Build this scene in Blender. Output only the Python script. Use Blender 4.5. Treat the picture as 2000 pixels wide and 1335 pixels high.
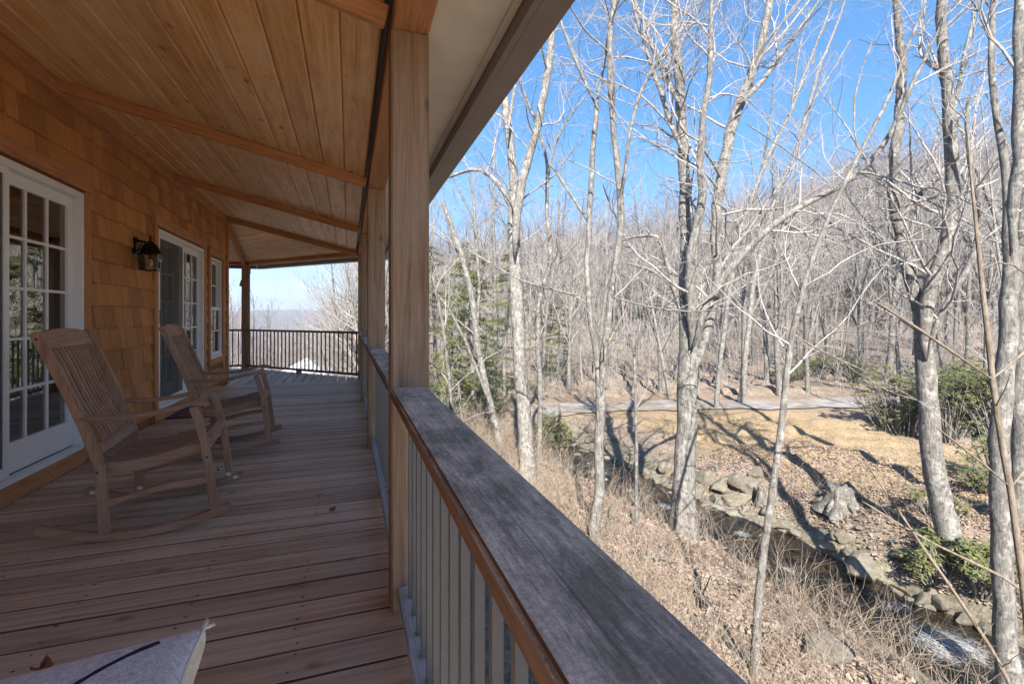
import bpy, bmesh, math, random
import numpy as np
from mathutils import Vector, Matrix

for o in list(bpy.data.objects): bpy.data.objects.remove(o)
scene = bpy.context.scene
col = scene.collection
R = math.radians

# ------------------------------------------------------------------ camera, sky, sun, exposure
YAW = 18.88; FPX = 930.0; HC = 1.202; VH = 618.0
CY, SY = math.cos(R(YAW)), math.sin(R(YAW))
cd = bpy.data.cameras.new('camera'); cam = bpy.data.objects.new('camera', cd); col.objects.link(cam)
cam.location = (0, 0, HC); cam.rotation_euler = (R(90), 0, -R(YAW))
cd.sensor_width = 36; cd.lens = FPX * 36 / 2000; cd.shift_y = -(667.5 - VH) / 2000
cd.clip_start = 0.05; cd.clip_end = 6000
scene.camera = cam

SUN_EL = 40.0
sd = Vector((.34 * math.cos(R(SUN_EL)), .94 * math.cos(R(SUN_EL)), -math.sin(R(SUN_EL)))).normalized()
world = bpy.data.worlds.new('World'); scene.world = world; world.use_nodes = True
nt = world.node_tree; nt.nodes.clear()
sky = nt.nodes.new('ShaderNodeTexSky'); sky.sky_type = 'NISHITA'; sky.sun_disc = False
sky.sun_elevation = R(SUN_EL); sky.sun_rotation = R(200); sky.altitude = 900; sky.air_density = 0.8
sky.dust_density = 0.15; sky.ozone_density = 3.0
bg = nt.nodes.new('ShaderNodeBackground'); bg.inputs[1].default_value = 0.112
wo = nt.nodes.new('ShaderNodeOutputWorld')
gm_ = nt.nodes.new('ShaderNodeGamma'); gm_.inputs[1].default_value = .72; hs_ = nt.nodes.new('ShaderNodeHueSaturation'); hs_.inputs['Saturation'].default_value = 1.5
nt.links.new(sky.outputs[0], gm_.inputs[0]); nt.links.new(gm_.outputs[0], hs_.inputs['Color']); nt.links.new(hs_.outputs[0], bg.inputs[0]); nt.links.new(bg.outputs[0], wo.inputs[0])
sl = bpy.data.lights.new('sun', 'SUN'); sl.energy = 4.0; sl.angle = R(0.5); sl.color = (1, .95, .87)
so = bpy.data.objects.new('sun', sl); col.objects.link(so)
so.rotation_euler = sd.to_track_quat('-Z', 'Y').to_euler(); so.location = (-10, -30, 40)
vs = scene.view_settings
vs.view_transform = 'Standard'; vs.look = 'None'; vs.gamma = 1.0; vs.exposure = 1.95; vs.use_curve_mapping = False
scene.render.engine = 'CYCLES'
scene.cycles.max_bounces = 10; scene.cycles.diffuse_bounces = 5; scene.cycles.transparent_max_bounces = 12

# ------------------------------------------------------------------ pixel helpers (photograph 2000 x 1335)
def ray(u, v):
    x = (u - 1000) / FPX; y = (VH - v) / FPX
    return Vector((x * CY + SY, CY - x * SY, y))
def W(u, v, d):
    r = ray(u, v); return Vector((r.x * d, r.y * d, HC + r.z * d))

# ------------------------------------------------------------------ terrain
CREEK = np.array([(9.6,-15),(9.1,-5),(8.3,0),(7.9,4),(7.75,5.1),(7.8,6.3),(7.85,7.6),(7.45,9.2),(7.05,11.3),(7.15,13.2),(6.6,15.2),(5,17.2),(3,20),(1,25),(-1,35),(-8,60)])
ROAD = np.array([(-6,21.5),(2,19.8),(7.2,18.3),(9.4,17.6),(13.5,16.2),(18.7,14.4),(24,12.3),(32,8)])
def polydist(P, L):
    """distance and signed side (+ = right of the line's heading) to polyline L"""
    best = np.full(len(P), 1e9); side = np.zeros(len(P))
    for a, b in zip(L[:-1], L[1:]):
        d = b - a; t = np.clip(((P - a) @ d) / (d @ d), 0, 1)
        q = a + t[:, None] * d; e = P - q; ds = np.hypot(e[:, 0], e[:, 1])
        s = np.sign(d[1] * e[:, 0] - d[0] * e[:, 1])
        m = ds < best; best[m] = ds[m]; side[m] = s[m]
    return best, side
_rs = np.random.RandomState(5)
_wav = [(_rs.uniform(-1, 1, 2) / s, _rs.uniform(0, 6.28), a) for s, a in
        [(.35,.018),(.5,.025),(.6,.03),(.9,.045),(1.3,.06),(2.2,.07),(3,.09),(1.1,.05),(.45,.02),(.75,.035)]]
def smooth(x): x = np.clip(x, 0, 1); return x * x * (3 - 2 * x)
WATER = -3.42
def terrain(X, Y):
    X = np.atleast_1d(np.asarray(X, float)); Y = np.atleast_1d(np.asarray(Y, float))
    P = np.stack([X, Y], 1)
    dc, sc = polydist(P, CREEK)
    bump = sum(a * np.sin(P @ k * 2 * np.pi * .6 + p) for k, p, a in _wav)
    left = np.interp(dc, [0, .6, 1.05, 1.4, 2.5, 4.4, 7, 40], [-3.8, -3.7, -3.45, -3.2, -2.9, -2.5, -2.35, -2.3])
    right = np.interp(dc, [0, .65, 1.05, 1.5, 2.1, 2.8, 6, 12, 20, 34, 60], [-3.8, -3.7, -3.42, -3.15, -2.75, -2.58, -2.5, -2.4, -2.0, -1.2, .6])
    z = np.where(sc > 0, right, left)
    r = np.hypot(X, Y); az = np.degrees(np.arctan2(X, Y))
    H = np.interp(az, [-180, -90, -30, -12, 0, 6, 14, 25, 42, 56, 66, 90, 130, 180], [20, 25, 16, 0, 0, 2, 6, 12, 20, 40, 39, 40, 20, 20])
    z = z + H * smooth((r - 42) / 170)
    drop = np.interp(r, [14, 22, 42, 90, 160, 400, 700, 1200, 1800, 3000], [0, -.7, -4.2, -13, -20, -26, -16, 14, 24, 10])
    wl = smooth((13 - np.abs(az + 4)) / 9)
    z = z * (1 - wl) + (np.minimum(z, -2.3) + drop) * wl
    far = smooth((r - 420) / 700)
    z = z + (1 - wl) * far * (18 * np.sin(az / 7.) + 10)
    bump2 = 6 * np.sin(X / 61 + 1) * np.sin(Y / 83) * smooth((r - 70) / 200)
    dr, _ = polydist(P, ROAD)
    rm = smooth((dr - 1.3) / 1.2)
    return z + bump * rm * smooth((dc - .75) / .8) * np.where(r < 60, 1, 0) + bump2
def ground(x, y): return float(terrain(x, y)[0])
def hit(u, v, dmax=300):
    r = ray(u, v); d = np.linspace(2, dmax, 4000)
    z = HC + r.z * d - terrain(r.x * d, r.y * d)
    i = np.argmax(z < 0)
    return float(d[i]) if z[i] < 0 else 60.0

# ------------------------------------------------------------------ mesh helpers
def link(o, parent=None):
    col.objects.link(o)
    if parent is not None: o.parent = parent
    return o
def tag(o, label=None, cat=None, group=None, kind=None):
    if label: o['label'] = label
    if cat: o['category'] = cat
    if group: o['group'] = group
    if kind: o['kind'] = kind
    return o
def empty(name, loc=(0, 0, 0), rz=0):
    o = bpy.data.objects.new(name, None); o.location = loc; o.rotation_euler = (0, 0, rz); o.empty_display_size = .1
    return link(o)
def mesh_np(name, V, F, smoothf=False):
    """V (n,3), F (m,k) index array with constant k"""
    V = np.asarray(V, np.float32); F = np.asarray(F, np.int32); k = F.shape[1]
    me = bpy.data.meshes.new(name)
    me.vertices.add(len(V)); me.vertices.foreach_set('co', V.ravel())
    me.loops.add(F.size); me.loops.foreach_set('vertex_index', F.ravel())
    me.polygons.add(len(F)); me.polygons.foreach_set('loop_start', np.arange(0, F.size, k, dtype=np.int32))
    if smoothf: me.polygons.foreach_set('use_smooth', np.ones(len(F), bool))
    me.update(calc_edges=True); me.validate()
    return me
def obj(name, me, mat=None, parent=None, loc=None, rot=None):
    o = bpy.data.objects.new(name, me)
    if mat and not me.materials: me.materials.append(mat)
    if loc is not None: o.location = loc
    if rot is not None: o.rotation_euler = rot
    return link(o, parent)
class MB:
    def __init__(s): s.v = []; s.f = []
    def poly(s, vs, fs):
        n = len(s.v); s.v += [tuple(p) for p in vs]; s.f += [tuple(i + n for i in q) for q in fs]; return s
    def box(s, a, b, rz=0, o=(0, 0, 0)):
        x0, y0, z0 = a; x1, y1, z1 = b
        vs = [(x0,y0,z0),(x1,y0,z0),(x1,y1,z0),(x0,y1,z0),(x0,y0,z1),(x1,y0,z1),(x1,y1,z1),(x0,y1,z1)]
        if rz:
            c, q = math.cos(rz), math.sin(rz); vs = [(x*c-y*q+o[0], x*q+y*c+o[1], z+o[2]) for x, y, z in vs]
        elif o != (0, 0, 0): vs = [(x+o[0], y+o[1], z+o[2]) for x, y, z in vs]
        return s.poly(vs, [(3,2,1,0),(4,5,6,7),(0,1,5,4),(1,2,6,5),(2,3,7,6),(3,0,4,7)])
    def prism(s, prof, y0, y1):
        """profile in (x,z), extruded along y"""
        n = len(prof); vs = [(x, y0, z) for x, z in prof] + [(x, y1, z) for x, z in prof]
        return s.poly(vs, [tuple(range(n)), tuple(range(2*n-1, n-1, -1))] + [(i, i+n, (i+1) % n + n, (i+1) % n) for i in range(n)])
    def lathe(s, prof, n=16, o=(0, 0, 0)):
        vs = []; fs = []
        for r, z in prof:
            for k in range(n):
                a = 2*math.pi*k/n; vs.append((o[0]+r*math.cos(a), o[1]+r*math.sin(a), o[2]+z))
        for i in range(len(prof)-1):
            for k in range(n): fs.append((i*n+k, i*n+(k+1) % n, (i+1)*n+(k+1) % n, (i+1)*n+k))
        fs.append(tuple(range(n-1, -1, -1))); fs.append(tuple((len(prof)-1)*n+k for k in range(n)))
        return s.poly(vs, fs)
    def tube(s, pts, r, n=8):
        V, F = tube(np.array(pts, float), np.full(len(pts), r) if np.isscalar(r) else np.array(r), n)
        s.poly(V.tolist(), F.tolist())
        m = len(pts); base = len(s.v) - len(V)
        s.f.append(tuple(base + k for k in range(n-1, -1, -1))); s.f.append(tuple(base + (m-1)*n + k for k in range(n)))
        return s
    def mesh(s, name, smoothf=False):
        me = bpy.data.meshes.new(name); me.from_pydata(s.v, [], s.f)
        bm = bmesh.new(); bm.from_mesh(me); bmesh.ops.recalc_face_normals(bm, faces=bm.faces); bm.to_mesh(me); bm.free()
        if smoothf:
            for p in me.polygons: p.use_smooth = True
        me.update(); return me
    def build(s, name, mat, parent=None, bevel=0, smoothf=False, loc=None, rot=None):
        me = s.mesh(name, smoothf)
        if bevel:
            bm = bmesh.new(); bm.from_mesh(me)
            bmesh.ops.bevel(bm, geom=bm.edges[:], offset=bevel, segments=2, affect='EDGES', clamp_overlap=True)
            bm.to_mesh(me); bm.free()
        return obj(name, me, mat, parent, loc, rot)
def tube(P, rad, sides):
    n = len(P); T = np.gradient(P, axis=0); T /= np.linalg.norm(T, axis=1)[:, None] + 1e-9
    m = np.abs(P[-1] - P[0]); ref = np.zeros(3); ref[np.argmin(m)] = 1
    U = np.cross(T, ref); U /= np.linalg.norm(U, axis=1)[:, None] + 1e-9
    Q = np.cross(T, U); a = np.arange(sides) * 2 * np.pi / sides
    V = P[:, None, :] + rad[:, None, None] * (np.cos(a)[None, :, None] * U[:, None, :] + np.sin(a)[None, :, None] * Q[:, None, :])
    i = np.arange(n - 1)[:, None] * sides; k = np.arange(sides)[None, :]; k2 = (k + 1) % sides
    F = np.stack([i + k, i + sides + k, i + sides + k2, i + k2], -1).reshape(-1, 4)
    return V.reshape(-1, 3), F
class Tubes:
    def __init__(s): s.V = []; s.F = []; s.n = 0
    def add(s, P, rad, sides):
        V, F = tube(P, rad, sides); s.V.append(V); s.F.append(F + s.n); s.n += len(V)
    def mesh(s, name): return mesh_np(name, np.concatenate(s.V), np.concatenate(s.F), True)

# ------------------------------------------------------------------ materials
def mat(name):
    m = bpy.data.materials.new(name); m.use_nodes = True
    n = m.node_tree.nodes; b = n['Principled BSDF']
    return m, m.node_tree, b
def N(t, kind, **kw):
    n = t.nodes.new(kind)
    for k, v in kw.items(): setattr(n, k, v)
    return n
def ramp(t, src, stops):
    r = N(t, 'ShaderNodeValToRGB'); e = r.color_ramp.elements
    while len(e) < len(stops): e.new(.5)
    for q, (p, c) in zip(e, stops): q.position = p; q.color = (*c, 1) if len(c) == 3 else c
    t.links.new(src, r.inputs[0]); return r
def noise(t, vec, scale, detail=5, rough=.55, dist=0):
    n = N(t, 'ShaderNodeTexNoise'); n.inputs['Scale'].default_value = scale; n.inputs['Detail'].default_value = detail
    n.inputs['Roughness'].default_value = rough; n.inputs['Distortion'].default_value = dist
    if vec is not None: t.links.new(vec, n.inputs['Vector'])
    return n
def mixc(t, f, a, b, mode='MIX'):
    m = N(t, 'ShaderNodeMix', data_type='RGBA', blend_type=mode)
    for s, v in ((m.inputs[0], f), (m.inputs[6], a), (m.inputs[7], b)):
        if hasattr(v, 'links') or isinstance(v, bpy.types.NodeSocket): t.links.new(v, s)
        else: s.default_value = v if not isinstance(v, tuple) else (*v, 1)
    return m.outputs[2]
def math_(t, op, a, b=None):
    m = N(t, 'ShaderNodeMath', operation=op)
    for s, v in zip(m.inputs, (a, b)):
        if v is None: continue
        if isinstance(v, bpy.types.NodeSocket): t.links.new(v, s)
        else: s.default_value = v
    return m.outputs[0]
def bump(t, b, h, strength=.3, dist=.01):
    n = N(t, 'ShaderNodeBump'); n.inputs['Strength'].default_value = strength; n.inputs['Distance'].default_value = dist
    t.links.new(h, n.inputs['Height']); t.links.new(n.outputs[0], b.inputs['Normal'])
def wood(name, c0, c1, c2, axis=0, stretch=.07, scale=22, rough=.75, knots=0., vary=.25, bumps=.25, patch=None, patchamt=.5, spots=0.):
    """grain runs along local `axis`; object random shifts the pattern and the tone of each board"""
    m, t, b = mat(name)
    tc = N(t, 'ShaderNodeTexCoord'); oi = N(t, 'ShaderNodeObjectInfo')
    add = N(t, 'ShaderNodeVectorMath', operation='ADD'); cmb = N(t, 'ShaderNodeCombineXYZ')
    for i, k in enumerate((37., 91., 53.)): t.links.new(math_(t, 'MULTIPLY', oi.outputs['Random'], k), cmb.inputs[i])
    t.links.new(tc.outputs['Object'], add.inputs[0]); t.links.new(cmb.outputs[0], add.inputs[1])
    mp = N(t, 'ShaderNodeMapping'); s = [1., 1., 1.]; s[axis] = stretch; mp.inputs['Scale'].default_value = s
    t.links.new(add.outputs[0], mp.inputs[0])
    g = noise(t, mp.outputs[0], scale, 8, .62, 1.2); fine = noise(t, mp.outputs[0], scale * 6, 4, .7)
    cr = ramp(t, g.outputs[0], [(.28, c0), (.5, c1), (.72, c2)])
    fr = ramp(t, fine.outputs[0], [(.3, (.72,.72,.72)), (.65, (1.08,1.08,1.08))])
    c = mixc(t, .8, cr.outputs[0], fr.outputs[0], 'MULTIPLY')
    big = noise(t, add.outputs[0], 2.6, 4, .6)
    if patch:
        pr = ramp(t, big.outputs[0], [(.42, (0,0,0)), (.68, (1,1,1))])
        c = mixc(t, math_(t, 'MULTIPLY', pr.outputs[0], patchamt), c, patch)
    if knots:
        vo = N(t, 'ShaderNodeTexVoronoi'); vo.inputs['Scale'].default_value = 5.0
        mp2 = N(t, 'ShaderNodeMapping'); s2 = [1., 1., 1.]; s2[axis] = .55; mp2.inputs['Scale'].default_value = s2
        t.links.new(add.outputs[0], mp2.inputs[0]); t.links.new(mp2.outputs[0], vo.inputs['Vector'])
        kr = ramp(t, vo.outputs['Distance'], [(.035, (1,1,1)), (.12, (0,0,0))])
        c = mixc(t, math_(t, 'MULTIPLY', kr.outputs[0], knots), c, tuple(x * .28 for x in c0))
    if spots:
        sp = noise(t, add.outputs[0], 9, 8, .75); sr = ramp(t, sp.outputs[0], [(.6, (0,0,0)), (.72, (1,1,1))])
        c = mixc(t, math_(t, 'MULTIPLY', sr.outputs[0], spots), c, tuple(x * .35 for x in c0))
    hs = N(t, 'ShaderNodeHueSaturation'); t.links.new(c, hs.inputs['Color'])
    t.links.new(math_(t, 'ADD', math_(t, 'MULTIPLY', oi.outputs['Random'], vary * 2), 1 - vary), hs.inputs['Value'])
    t.links.new(hs.outputs[0], b.inputs['Base Color'])
    b.inputs['Roughness'].default_value = rough; b.inputs['Specular IOR Level'].default_value = .35
    bump(t, b, fine.outputs[0], bumps, .004)
    return m
def plain(name, c, rough=.6, metal=0, vary=.06, scale=8, spec=.4):
    m, t, b = mat(name); tc = N(t, 'ShaderNodeTexCoord')
    n = noise(t, tc.outputs['Object'], scale, 5, .6)
    r = ramp(t, n.outputs[0], [(.3, tuple(x * (1 - vary * 3) for x in c)), (.7, tuple(min(1, x * (1 + vary)) for x in c))])
    t.links.new(r.outputs[0], b.inputs['Base Color']); b.inputs['Roughness'].default_value = rough
    b.inputs['Metallic'].default_value = metal; b.inputs['Specular IOR Level'].default_value = spec
    bump(t, b, n.outputs[0], .05, .003)
    return m
M = {}
M['deck'] = wood('deck_wood', (.26,.165,.10), (.55,.42,.305), (.72,.59,.46), 0, .04, 24, .6, .5, .2, .5, (.60,.51,.41), .45)
M['ceil'] = wood('ceiling_pine', (.54,.26,.092), (.79,.455,.19), (.87,.565,.28), 0, .06, 16, .5, .75, .09, .1, (.82,.63,.40), .4, .6)
M['cedar'] = wood('cedar_trim', (.34,.14,.05), (.48,.215,.08), (.58,.29,.12), 2, .06, 26, .7, .2, .1, .3)
M['cedarx'] = wood('cedar_beam', (.34,.14,.05), (.48,.215,.08), (.58,.29,.12), 0, .06, 26, .7, .2, .1, .3)
M['cedary'] = wood('cedar_beam_long', (.34,.145,.055), (.48,.225,.095), (.58,.31,.14), 1, .06, 26, .7, .2, .1, .3)
M['post'] = wood('rough_post', (.20,.12,.06), (.36,.23,.135), (.46,.325,.215), 2, .035, 34, .85, .5, .08, 1., (.37,.295,.215), .5)
M['shingle'] = wood('cedar_shingle', (.34,.135,.043), (.50,.22,.072), (.64,.33,.122), 2, .07, 22, .72, 0, .25, .4)
M['wall'] = wood('wall_sheathing', (.20,.08,.03), (.3,.13,.05), (.36,.17,.07), 2, .08, 20, .8)
M['teak'] = wood('chair_teak', (.21,.115,.066), (.34,.20,.122), (.45,.295,.195), 0, .08, 34, .68, 0, .1, .35, (.42,.34,.28), .35)
M['teakz'] = wood('chair_teak_upright', (.21,.115,.066), (.34,.20,.122), (.45,.295,.195), 2, .08, 34, .68, 0, .1, .35, (.42,.34,.28), .35)
M['teaky'] = wood('chair_teak_cross', (.21,.115,.066), (.34,.20,.122), (.45,.295,.195), 1, .08, 34, .68, 0, .1, .35, (.42,.34,.28), .35)
M['white'] = plain('white_vinyl', (.78,.78,.76), .4, 0, .02)
M['soffit'] = plain('cream_soffit', (.74,.68,.56), .6, 0, .04, 5)
M['gutter'] = plain('brown_gutter', (.22,.175,.15), .4, .1, .04)
M['iron'] = plain('black_iron', (.012,.012,.013), .35, .4)
M['steel'] = plain('baluster_paint', (.17,.165,.15), .4, .2, .03, 20)
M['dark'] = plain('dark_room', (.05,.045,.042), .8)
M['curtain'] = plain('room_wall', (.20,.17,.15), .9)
M['bulb'] = plain('lamp_bulb', (.8,.78,.72), .15)
M['black'] = plain('black_plastic', (.02,.02,.02), .4)
M['stone'] = plain('foundation', (.25,.24,.22), .9, 0, .1)
M['sticker'] = plain('sticker', (.75,.75,.75), .5)
def glassmat(name, ior, tint, rough=0.0):
    m, t, b = mat(name); t.nodes.remove(b); out = t.nodes['Material Output']
    fr = N(t, 'ShaderNodeFresnel'); fr.inputs[0].default_value = ior
    tr = N(t, 'ShaderNodeBsdfTransparent'); tr.inputs[0].default_value = (*tint, 1)
    gl = N(t, 'ShaderNodeBsdfGlossy'); gl.inputs['Roughness'].default_value = rough
    mx = N(t, 'ShaderNodeMixShader'); t.links.new(fr.outputs[0], mx.inputs[0]); t.links.new(tr.outputs[0], mx.inputs[1]); t.links.new(gl.outputs[0], mx.inputs[2])
    t.links.new(mx.outputs[0], out.inputs[0]); return m
M['glass'] = glassmat('window_glass', 4.2, (.82,.86,.84), .004)
M['lampglass'] = glassmat('lamp_glass', 1.5, (.93,.93,.9))
def screenmat():
    m, t, b = mat('insect_screen'); out = t.nodes['Material Output']
    b.inputs['Base Color'].default_value = (.10,.10,.10,1); b.inputs['Roughness'].default_value = .7
    tr = N(t, 'ShaderNodeBsdfTransparent'); mx = N(t, 'ShaderNodeMixShader'); mx.inputs[0].default_value = .5
    t.links.new(tr.outputs[0], mx.inputs[1]); t.links.new(b.outputs[0], mx.inputs[2]); t.links.new(mx.outputs[0], out.inputs[0]); return m
M['screen'] = screenmat()
def railmat():
    m, t, b = mat('weathered_rail'); tc = N(t, 'ShaderNodeTexCoord'); geo = N(t, 'ShaderNodeNewGeometry')
    def mp_(sc): q = N(t, 'ShaderNodeMapping'); q.inputs['Scale'].default_value = sc; t.links.new(tc.outputs['Object'], q.inputs[0]); return q.outputs[0]
    g = noise(t, mp_((1, .05, 1)), 60, 9, .7, .5); fine = noise(t, tc.outputs['Object'], 170, 6, .8); fib = noise(t, mp_((1, .03, 1)), 240, 4, .7)
    cr = ramp(t, g.outputs[0], [(.28, (.46,.40,.325)), (.5, (.72,.645,.545)), (.72, (.85,.78,.67))])
    fr = ramp(t, fine.outputs[0], [(.32, (.45,.45,.45)), (.66, (1.2,1.2,1.2))]); fb = ramp(t, fib.outputs[0], [(.34, (.6,.6,.6)), (.6, (1.08,1.08,1.08))])
    top = mixc(t, .85, cr.outputs[0], fr.outputs[0], 'MULTIPLY'); top = mixc(t, .8, top, fb.outputs[0], 'MULTIPLY')
    st = noise(t, mp_((2.2, 1.0, 1)), 3.0, 12, .76, .2); gr2 = noise(t, mp_((1, .2, 1)), 90, 6, .8)
    sv = math_(t, 'ADD', math_(t, 'MULTIPLY', st.outputs[0], .72), math_(t, 'MULTIPLY', gr2.outputs[0], .28))
    sr = ramp(t, sv, [(.475, (0,0,0)), (.575, (1,1,1))])
    top = mixc(t, math_(t, 'MULTIPLY', sr.outputs[0], .7), top, (.115,.113,.09))
    ms = noise(t, tc.outputs['Object'], 6, 10, .75); mr = ramp(t, ms.outputs[0], [(.5, (0,0,0)), (.66, (1,1,1))])
    top = mixc(t, math_(t, 'MULTIPLY', mr.outputs[0], .4), top, (.15,.165,.085))
    ck = noise(t, mp_((1, .018, 1)), 55, 3, .5, .2); kr = ramp(t, ck.outputs[0], [(.71, (0,0,0)), (.725, (1,1,1))])
    top = mixc(t, math_(t, 'MULTIPLY', kr.outputs[0], .5), top, (.06,.055,.05))
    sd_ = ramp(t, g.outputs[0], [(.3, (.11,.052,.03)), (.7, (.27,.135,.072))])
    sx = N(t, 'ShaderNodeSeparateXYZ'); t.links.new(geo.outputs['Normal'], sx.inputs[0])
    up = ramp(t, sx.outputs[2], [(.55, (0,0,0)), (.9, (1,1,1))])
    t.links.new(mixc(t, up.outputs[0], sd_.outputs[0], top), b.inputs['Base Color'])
    b.inputs['Roughness'].default_value = .78
    hsum = math_(t, 'ADD', math_(t, 'MULTIPLY', fine.outputs[0], .5), fib.outputs[0])
    bump(t, b, hsum, .5, .003); return m
M['rail'] = railmat()
M['lowrail'] = wood('grey_low_rail', (.30,.29,.28), (.42,.41,.40), (.52,.51,.50), 1, .08, 26, .8, 0, .06, .4)
M['redrail'] = wood('brown_rail', (.12,.05,.028), (.19,.085,.045), (.25,.12,.065), 0, .07, 26, .7)

# ------------------------------------------------------------------ ground, water, road
def axis(lo, hi, a, b, step, g):
    mid = list(np.arange(a, b + 1e-6, step)); up = []; x = b; s = step
    while x < hi: s *= g; x += s; up.append(x)
    dn = []; x = a; s = step
    while x > lo: s *= g; x -= s; dn.append(x)
    return np.array(dn[::-1] + mid + up)
gx = axis(-1200, 2600, 1.2, 19, .16, 1.09); gy = axis(-300, 3200, -2, 21, .16, 1.09)
GX, GY = np.meshgrid(gx, gy); gp = np.stack([GX.ravel(), GY.ravel()], 1)
gz = terrain(gp[:, 0], gp[:, 1])
ii = np.arange(len(gy) - 1)[:, None] * len(gx) + np.arange(len(gx) - 1)[None, :]
gF = np.stack([ii, ii + 1, ii + 1 + len(gx), ii + len(gx)], -1).reshape(-1, 4)
gm = mesh_np('ground', np.column_stack([gp, gz]), gF, True)
dcg, scg = polydist(gp, CREEK)
def wob(P, k): return .5 * np.sin(P[:, 0] * 1.3 * k + 2 * np.sin(P[:, 1] * .7 * k)) + .4 * np.sin(P[:, 1] * 2.1 * k + P[:, 0] * .6)
lawn = smooth(1.5 - np.hypot((gp[:, 0] - 12.6) / 4.6, (gp[:, 1] - 10.4) / 4.6) * 1.15 + .2 * wob(gp, 1)) * (scg > 0) * smooth((dcg - 2.5) / .7)
stone = smooth((2.0 - dcg) / .7); rr = np.hypot(gp[:, 0], gp[:, 1])
field = smooth(1.6 - np.hypot((gp[:, 0] - 10) / 6, (gp[:, 1] - 14) / 4.5)) * (scg > 0) * smooth((dcg - 2.3) / .7)
ca = gm.attributes.new('zone', 'FLOAT_COLOR', 'POINT')
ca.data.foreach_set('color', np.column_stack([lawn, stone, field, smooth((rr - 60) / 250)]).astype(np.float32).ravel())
def groundmat():
    m, t, b = mat('forest_floor'); tc = N(t, 'ShaderNodeTexCoord'); P = tc.outputs['Object']
    at = N(t, 'ShaderNodeAttribute', attribute_name='zone'); sep = N(t, 'ShaderNodeSeparateColor'); t.links.new(at.outputs['Color'], sep.inputs[0])
    n1 = noise(t, P, 14, 9, .72); n2 = noise(t, P, 1.1, 6, .6); vo = N(t, 'ShaderNodeTexVoronoi'); vo.inputs['Scale'].default_value = 11; t.links.new(P, vo.inputs['Vector'])
    leaf = ramp(t, n1.outputs[0], [(.3, (.10,.07,.055)), (.45, (.21,.16,.125)), (.6, (.31,.245,.195)), (.75, (.42,.35,.29))])
    vh = N(t, 'ShaderNodeHueSaturation'); t.links.new(vo.outputs['Color'], vh.inputs['Color']); vh.inputs['Saturation'].default_value = 0; vh.inputs['Value'].default_value = 1.3
    lc = mixc(t, .35, leaf.outputs[0], vh.outputs[0], 'MULTIPLY')
    mo = ramp(t, n2.outputs[0], [(.5, (0,0,0)), (.68, (1,1,1))])
    lc = mixc(t, math_(t, 'MULTIPLY', mo.outputs[0], .35), lc, (.17,.155,.07))
    g1 = noise(t, P, 30, 8, .75); gr = ramp(t, g1.outputs[0], [(.3, (.22,.155,.09)), (.5, (.36,.27,.165)), (.7, (.47,.37,.24))])
    fr = ramp(t, g1.outputs[0], [(.3, (.17,.115,.07)), (.55, (.31,.225,.14)), (.75, (.42,.32,.20))])
    c = mixc(t, sep.outputs[2], lc, fr.outputs[0]); pm = noise(t, P, 1.7, 8, .7); pr_ = ramp(t, pm.outputs[0], [(.36, (.25,.25,.25)), (.56, (1,1,1))]); c = mixc(t, math_(t, 'MULTIPLY', sep.outputs[0], pr_.outputs[0]), c, gr.outputs[0])
    s1 = noise(t, P, 9, 7, .65); st = ramp(t, s1.outputs[0], [(.3, (.09,.075,.05)), (.55, (.22,.19,.14)), (.7, (.36,.33,.28))])
    c = mixc(t, sep.outputs[1], c, st.outputs[0])
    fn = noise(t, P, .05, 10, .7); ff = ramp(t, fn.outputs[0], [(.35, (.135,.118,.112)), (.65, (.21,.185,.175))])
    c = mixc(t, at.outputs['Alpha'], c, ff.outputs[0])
    t.links.new(c, b.inputs['Base Color']); b.inputs['Roughness'].default_value = .95; b.inputs['Specular IOR Level'].default_value = .15
    bump(t, b, n1.outputs[0], .9, .06); return m
M['ground'] = groundmat()
tag(obj('ground', gm, M['ground']), 'brown leaf covered forest floor with straw coloured lawn beyond the creek', 'ground', kind='structure')

def ribbon(name, L, half, zf, mt, n=160, across=9, wvar=0.):
    seg = np.hypot(*np.diff(L, axis=0).T); s = np.concatenate([[0], np.cumsum(seg)]); q = np.linspace(0, s[-1], n)
    C = np.column_stack([np.interp(q, s, L[:, 0]), np.interp(q, s, L[:, 1])])
    for _ in range(6): C[1:-1] = (C[:-2] + 2 * C[1:-1] + C[2:]) / 4
    T = np.gradient(C, axis=0); T /= np.linalg.norm(T, axis=1)[:, None]; Nn = np.column_stack([T[:, 1], -T[:, 0]])
    w = half * (1 + wvar * np.sin(q * 1.7) + wvar * .7 * np.sin(q * 3.9 + 1))
    k = np.linspace(-1, 1, across)
    Pn = C[:, None, :] + (w[:, None] * k[None, :])[:, :, None] * Nn[:, None, :]
    F2 = Pn.reshape(-1, 2); z = zf(F2)
    i = np.arange(n - 1)[:, None] * across + np.arange(across - 1)[None, :]
    F = np.stack([i, i + 1, i + across + 1, i + across], -1).reshape(-1, 4)
    me = mesh_np(name, np.column_stack([F2, z]), F, True)
    return me, F2
wm, wp = ribbon('creek_water', CREEK[1:12], 1.9, lambda p: np.full(len(p), WATER) + .012 * np.sin(p[:, 0] * 5 + p[:, 1] * 7) + .03 * smooth(np.abs(p[:, 1] - 4) * 0), None, 420, 33)
fo = np.zeros(len(wp))
for fx, fy, fr_ in [(8.0,4.35,.7),(8.3,3.3,1.1),(7.7,2.7,.8),(8.4,2.2,1.),(7.3,9.8,.28),(7.9,8.0,.22),(7.0,12.6,.5),(8.3,5.2,.25),(7.15,11.0,.25),(7.6,6.6,.2)]:
    fo = np.maximum(fo, smooth(1.15 - np.hypot((wp[:, 0] - fx) * .8, (wp[:, 1] - fy) * .75) / fr_))
fa = wm.attributes.new('foam', 'FLOAT', 'POINT'); fa.data.foreach_set('value', fo.astype(np.float32))
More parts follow.
